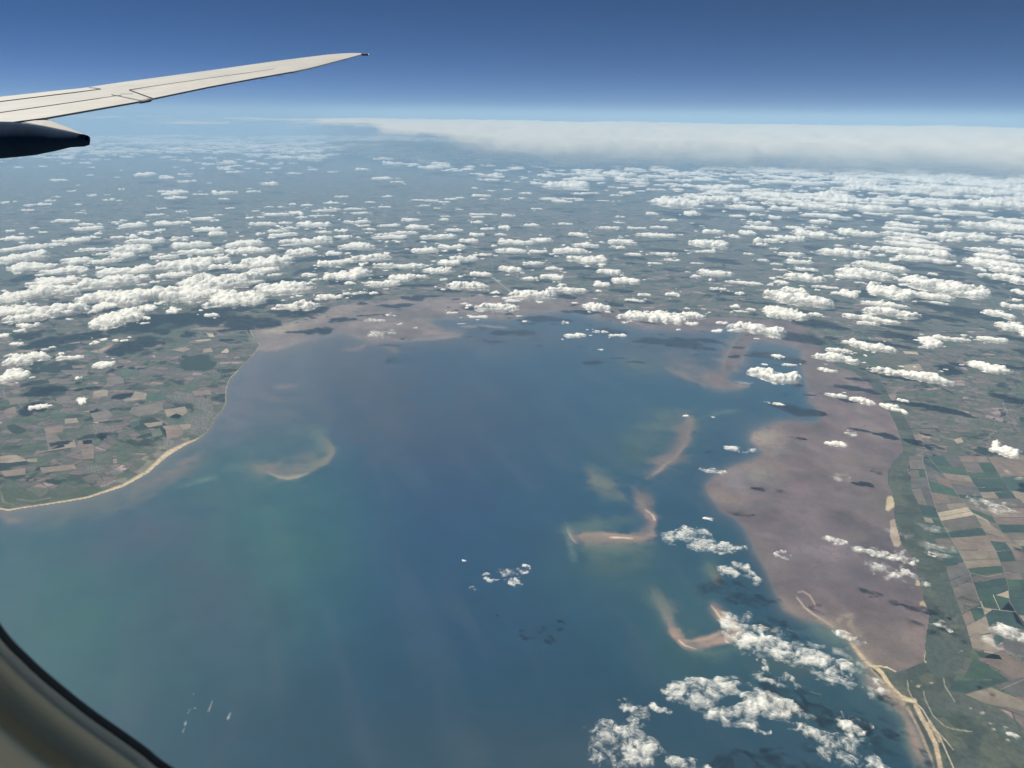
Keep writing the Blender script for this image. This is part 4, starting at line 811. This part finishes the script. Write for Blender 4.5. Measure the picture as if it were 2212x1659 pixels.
def ring(name, prof_, mat):
    """prof_: (outward offset px, depth metres)"""
    V, Fq = [], []; K = len(prof_)
    for i in range(nP):
        for off, dep in prof_:
            q = path[i] + outn[i] * off; V.append(at_depth(np.array(q[0]), np.array(q[1]), np.array(dep)) - np.array(win.location))
    for i in range(nP):
        j = (i + 1) % nP
        for k in range(K - 1): Fq.append((i * K + k, i * K + k + 1, j * K + k + 1, j * K + k))
    return mesh_np(name, V, Fq, mat, win, True)
M_seal = paint('black_rubber', (.004, .004, .005), .7, .15); M_trim = paint('window_trim', (.90, .70, .42), .5, .3, 0, .05, 40)
ring('window_seal', [(-1, .245), (0, .238), (4, .234), (14, .230), (20, .226), (24, .235), (24, .26), (-1, .26)], M_seal)
sm = [(19, .226), (23, .2215), (36, .2185), (43, .2175), (51, .2178), (62, .2195), (78, .2225), (98, .2235), (118, .2225), (134, .2195), (144, .217), (152, .2155), (162, .2150), (176, .2157), (200, .218), (240, .224), (300, .230), (380, .233), (520, .235), (900, .235), (1500, .236)]
ring('window_surround', sm, M_trim)
m, n_, out_ = new_mat('clear_pane'); tp_ = n_.nodes.new('ShaderNodeBsdfTransparent'); n_.links.new(tp_.outputs[0], out_.inputs[0])
V = [at_depth(np.array(q[0]), np.array(q[1]), np.array(.40)) - np.array(win.location) for q in path[::4]]
me = bpy.data.meshes.new('window_pane'); me.from_pydata([tuple(q) for q in V], [], [list(range(len(V)))]); me.materials.append(m)
o = bpy.data.objects.new('window_pane', me); C.objects.link(o); o.parent = win
# nicks in the outer pane that catch the light
M_nick, n_, out_ = new_mat('scratched_acrylic'); a_ = n_.nodes.new('ShaderNodeBsdfTranslucent'); b_ = n_.nodes.new('ShaderNodeBsdfDiffuse'); a_.inputs[0].default_value = (.95, .95, .93, 1); b_.inputs[0].default_value = (.95, .95, .93, 1)
c_ = n_.nodes.new('ShaderNodeAddShader'); n_.links.new(a_.outputs[0], c_.inputs[0]); n_.links.new(b_.outputs[0], c_.inputs[1]); n_.links.new(c_.outputs[0], out_.inputs[0])
def sliver(px, py, qx, qy, w_, dep=.399):
    a = np.array([px, py], float); b = np.array([qx, qy], float); d = (b - a) / np.hypot(*(b - a)); nn = np.array([-d[1], d[0]]) * w_ / 2; mid = (a + b) / 2
    pts = [a, a * .6 + mid * .4 + nn, mid + nn * .8, b + nn * .2, b - nn * .3, mid - nn * .6, a * .7 + mid * .3 - nn]
    V = [at_depth(np.array(p[0]), np.array(p[1]), np.array(dep)) - np.array(win.location) for p in pts]
    me = bpy.data.meshes.new('scratch'); me.from_pydata([tuple(q) for q in V], [], [list(range(len(V)))]); me.materials.append(M_nick)
    o = bpy.data.objects.new('scratch', me); C.objects.link(o); o.parent = win
sliver(450, 1538, 459, 1513, 2.4); sliver(491, 1555, 498, 1539, 4.5); sliver(399, 1567, 402, 1558, 4.2); sliver(394, 1583, 399, 1572, 1.8); sliver(405, 1542, 412, 1530, 1.1); sliver(419, 1531, 423, 1528, 2.4); sliver(417, 1500, 419, 1498, 1.8)

# ------------------------------------------------------------------ the air
m, n_, out_ = new_mat('haze_air'); pv = n_.nodes.new('ShaderNodeVolumePrincipled')
pv.inputs['Color'].default_value = (.46, .72, 1.0, 1); pv.inputs['Density'].default_value = HAZE_DENS; pv.inputs['Anisotropy'].default_value = 0.0
n_.links.new(pv.outputs[0], out_.inputs['Volume'])
Hb = Rb + 4000; zt = 3200.0; zb = z0 - 1.0
V = [(x, y, z) for z in (zb, zt) for x, y in ((-Hb, -Hb), (Hb, -Hb), (Hb, Hb), (-Hb, Hb))]
o = mesh_np('haze', V, [(0, 3, 2, 1), (4, 5, 6, 7), (0, 1, 5, 4), (1, 2, 6, 5), (2, 3, 7, 6), (3, 0, 4, 7)], m, None, False); tag(o, 'pale blue haze thickening towards the horizon', 'haze', kind='stuff')
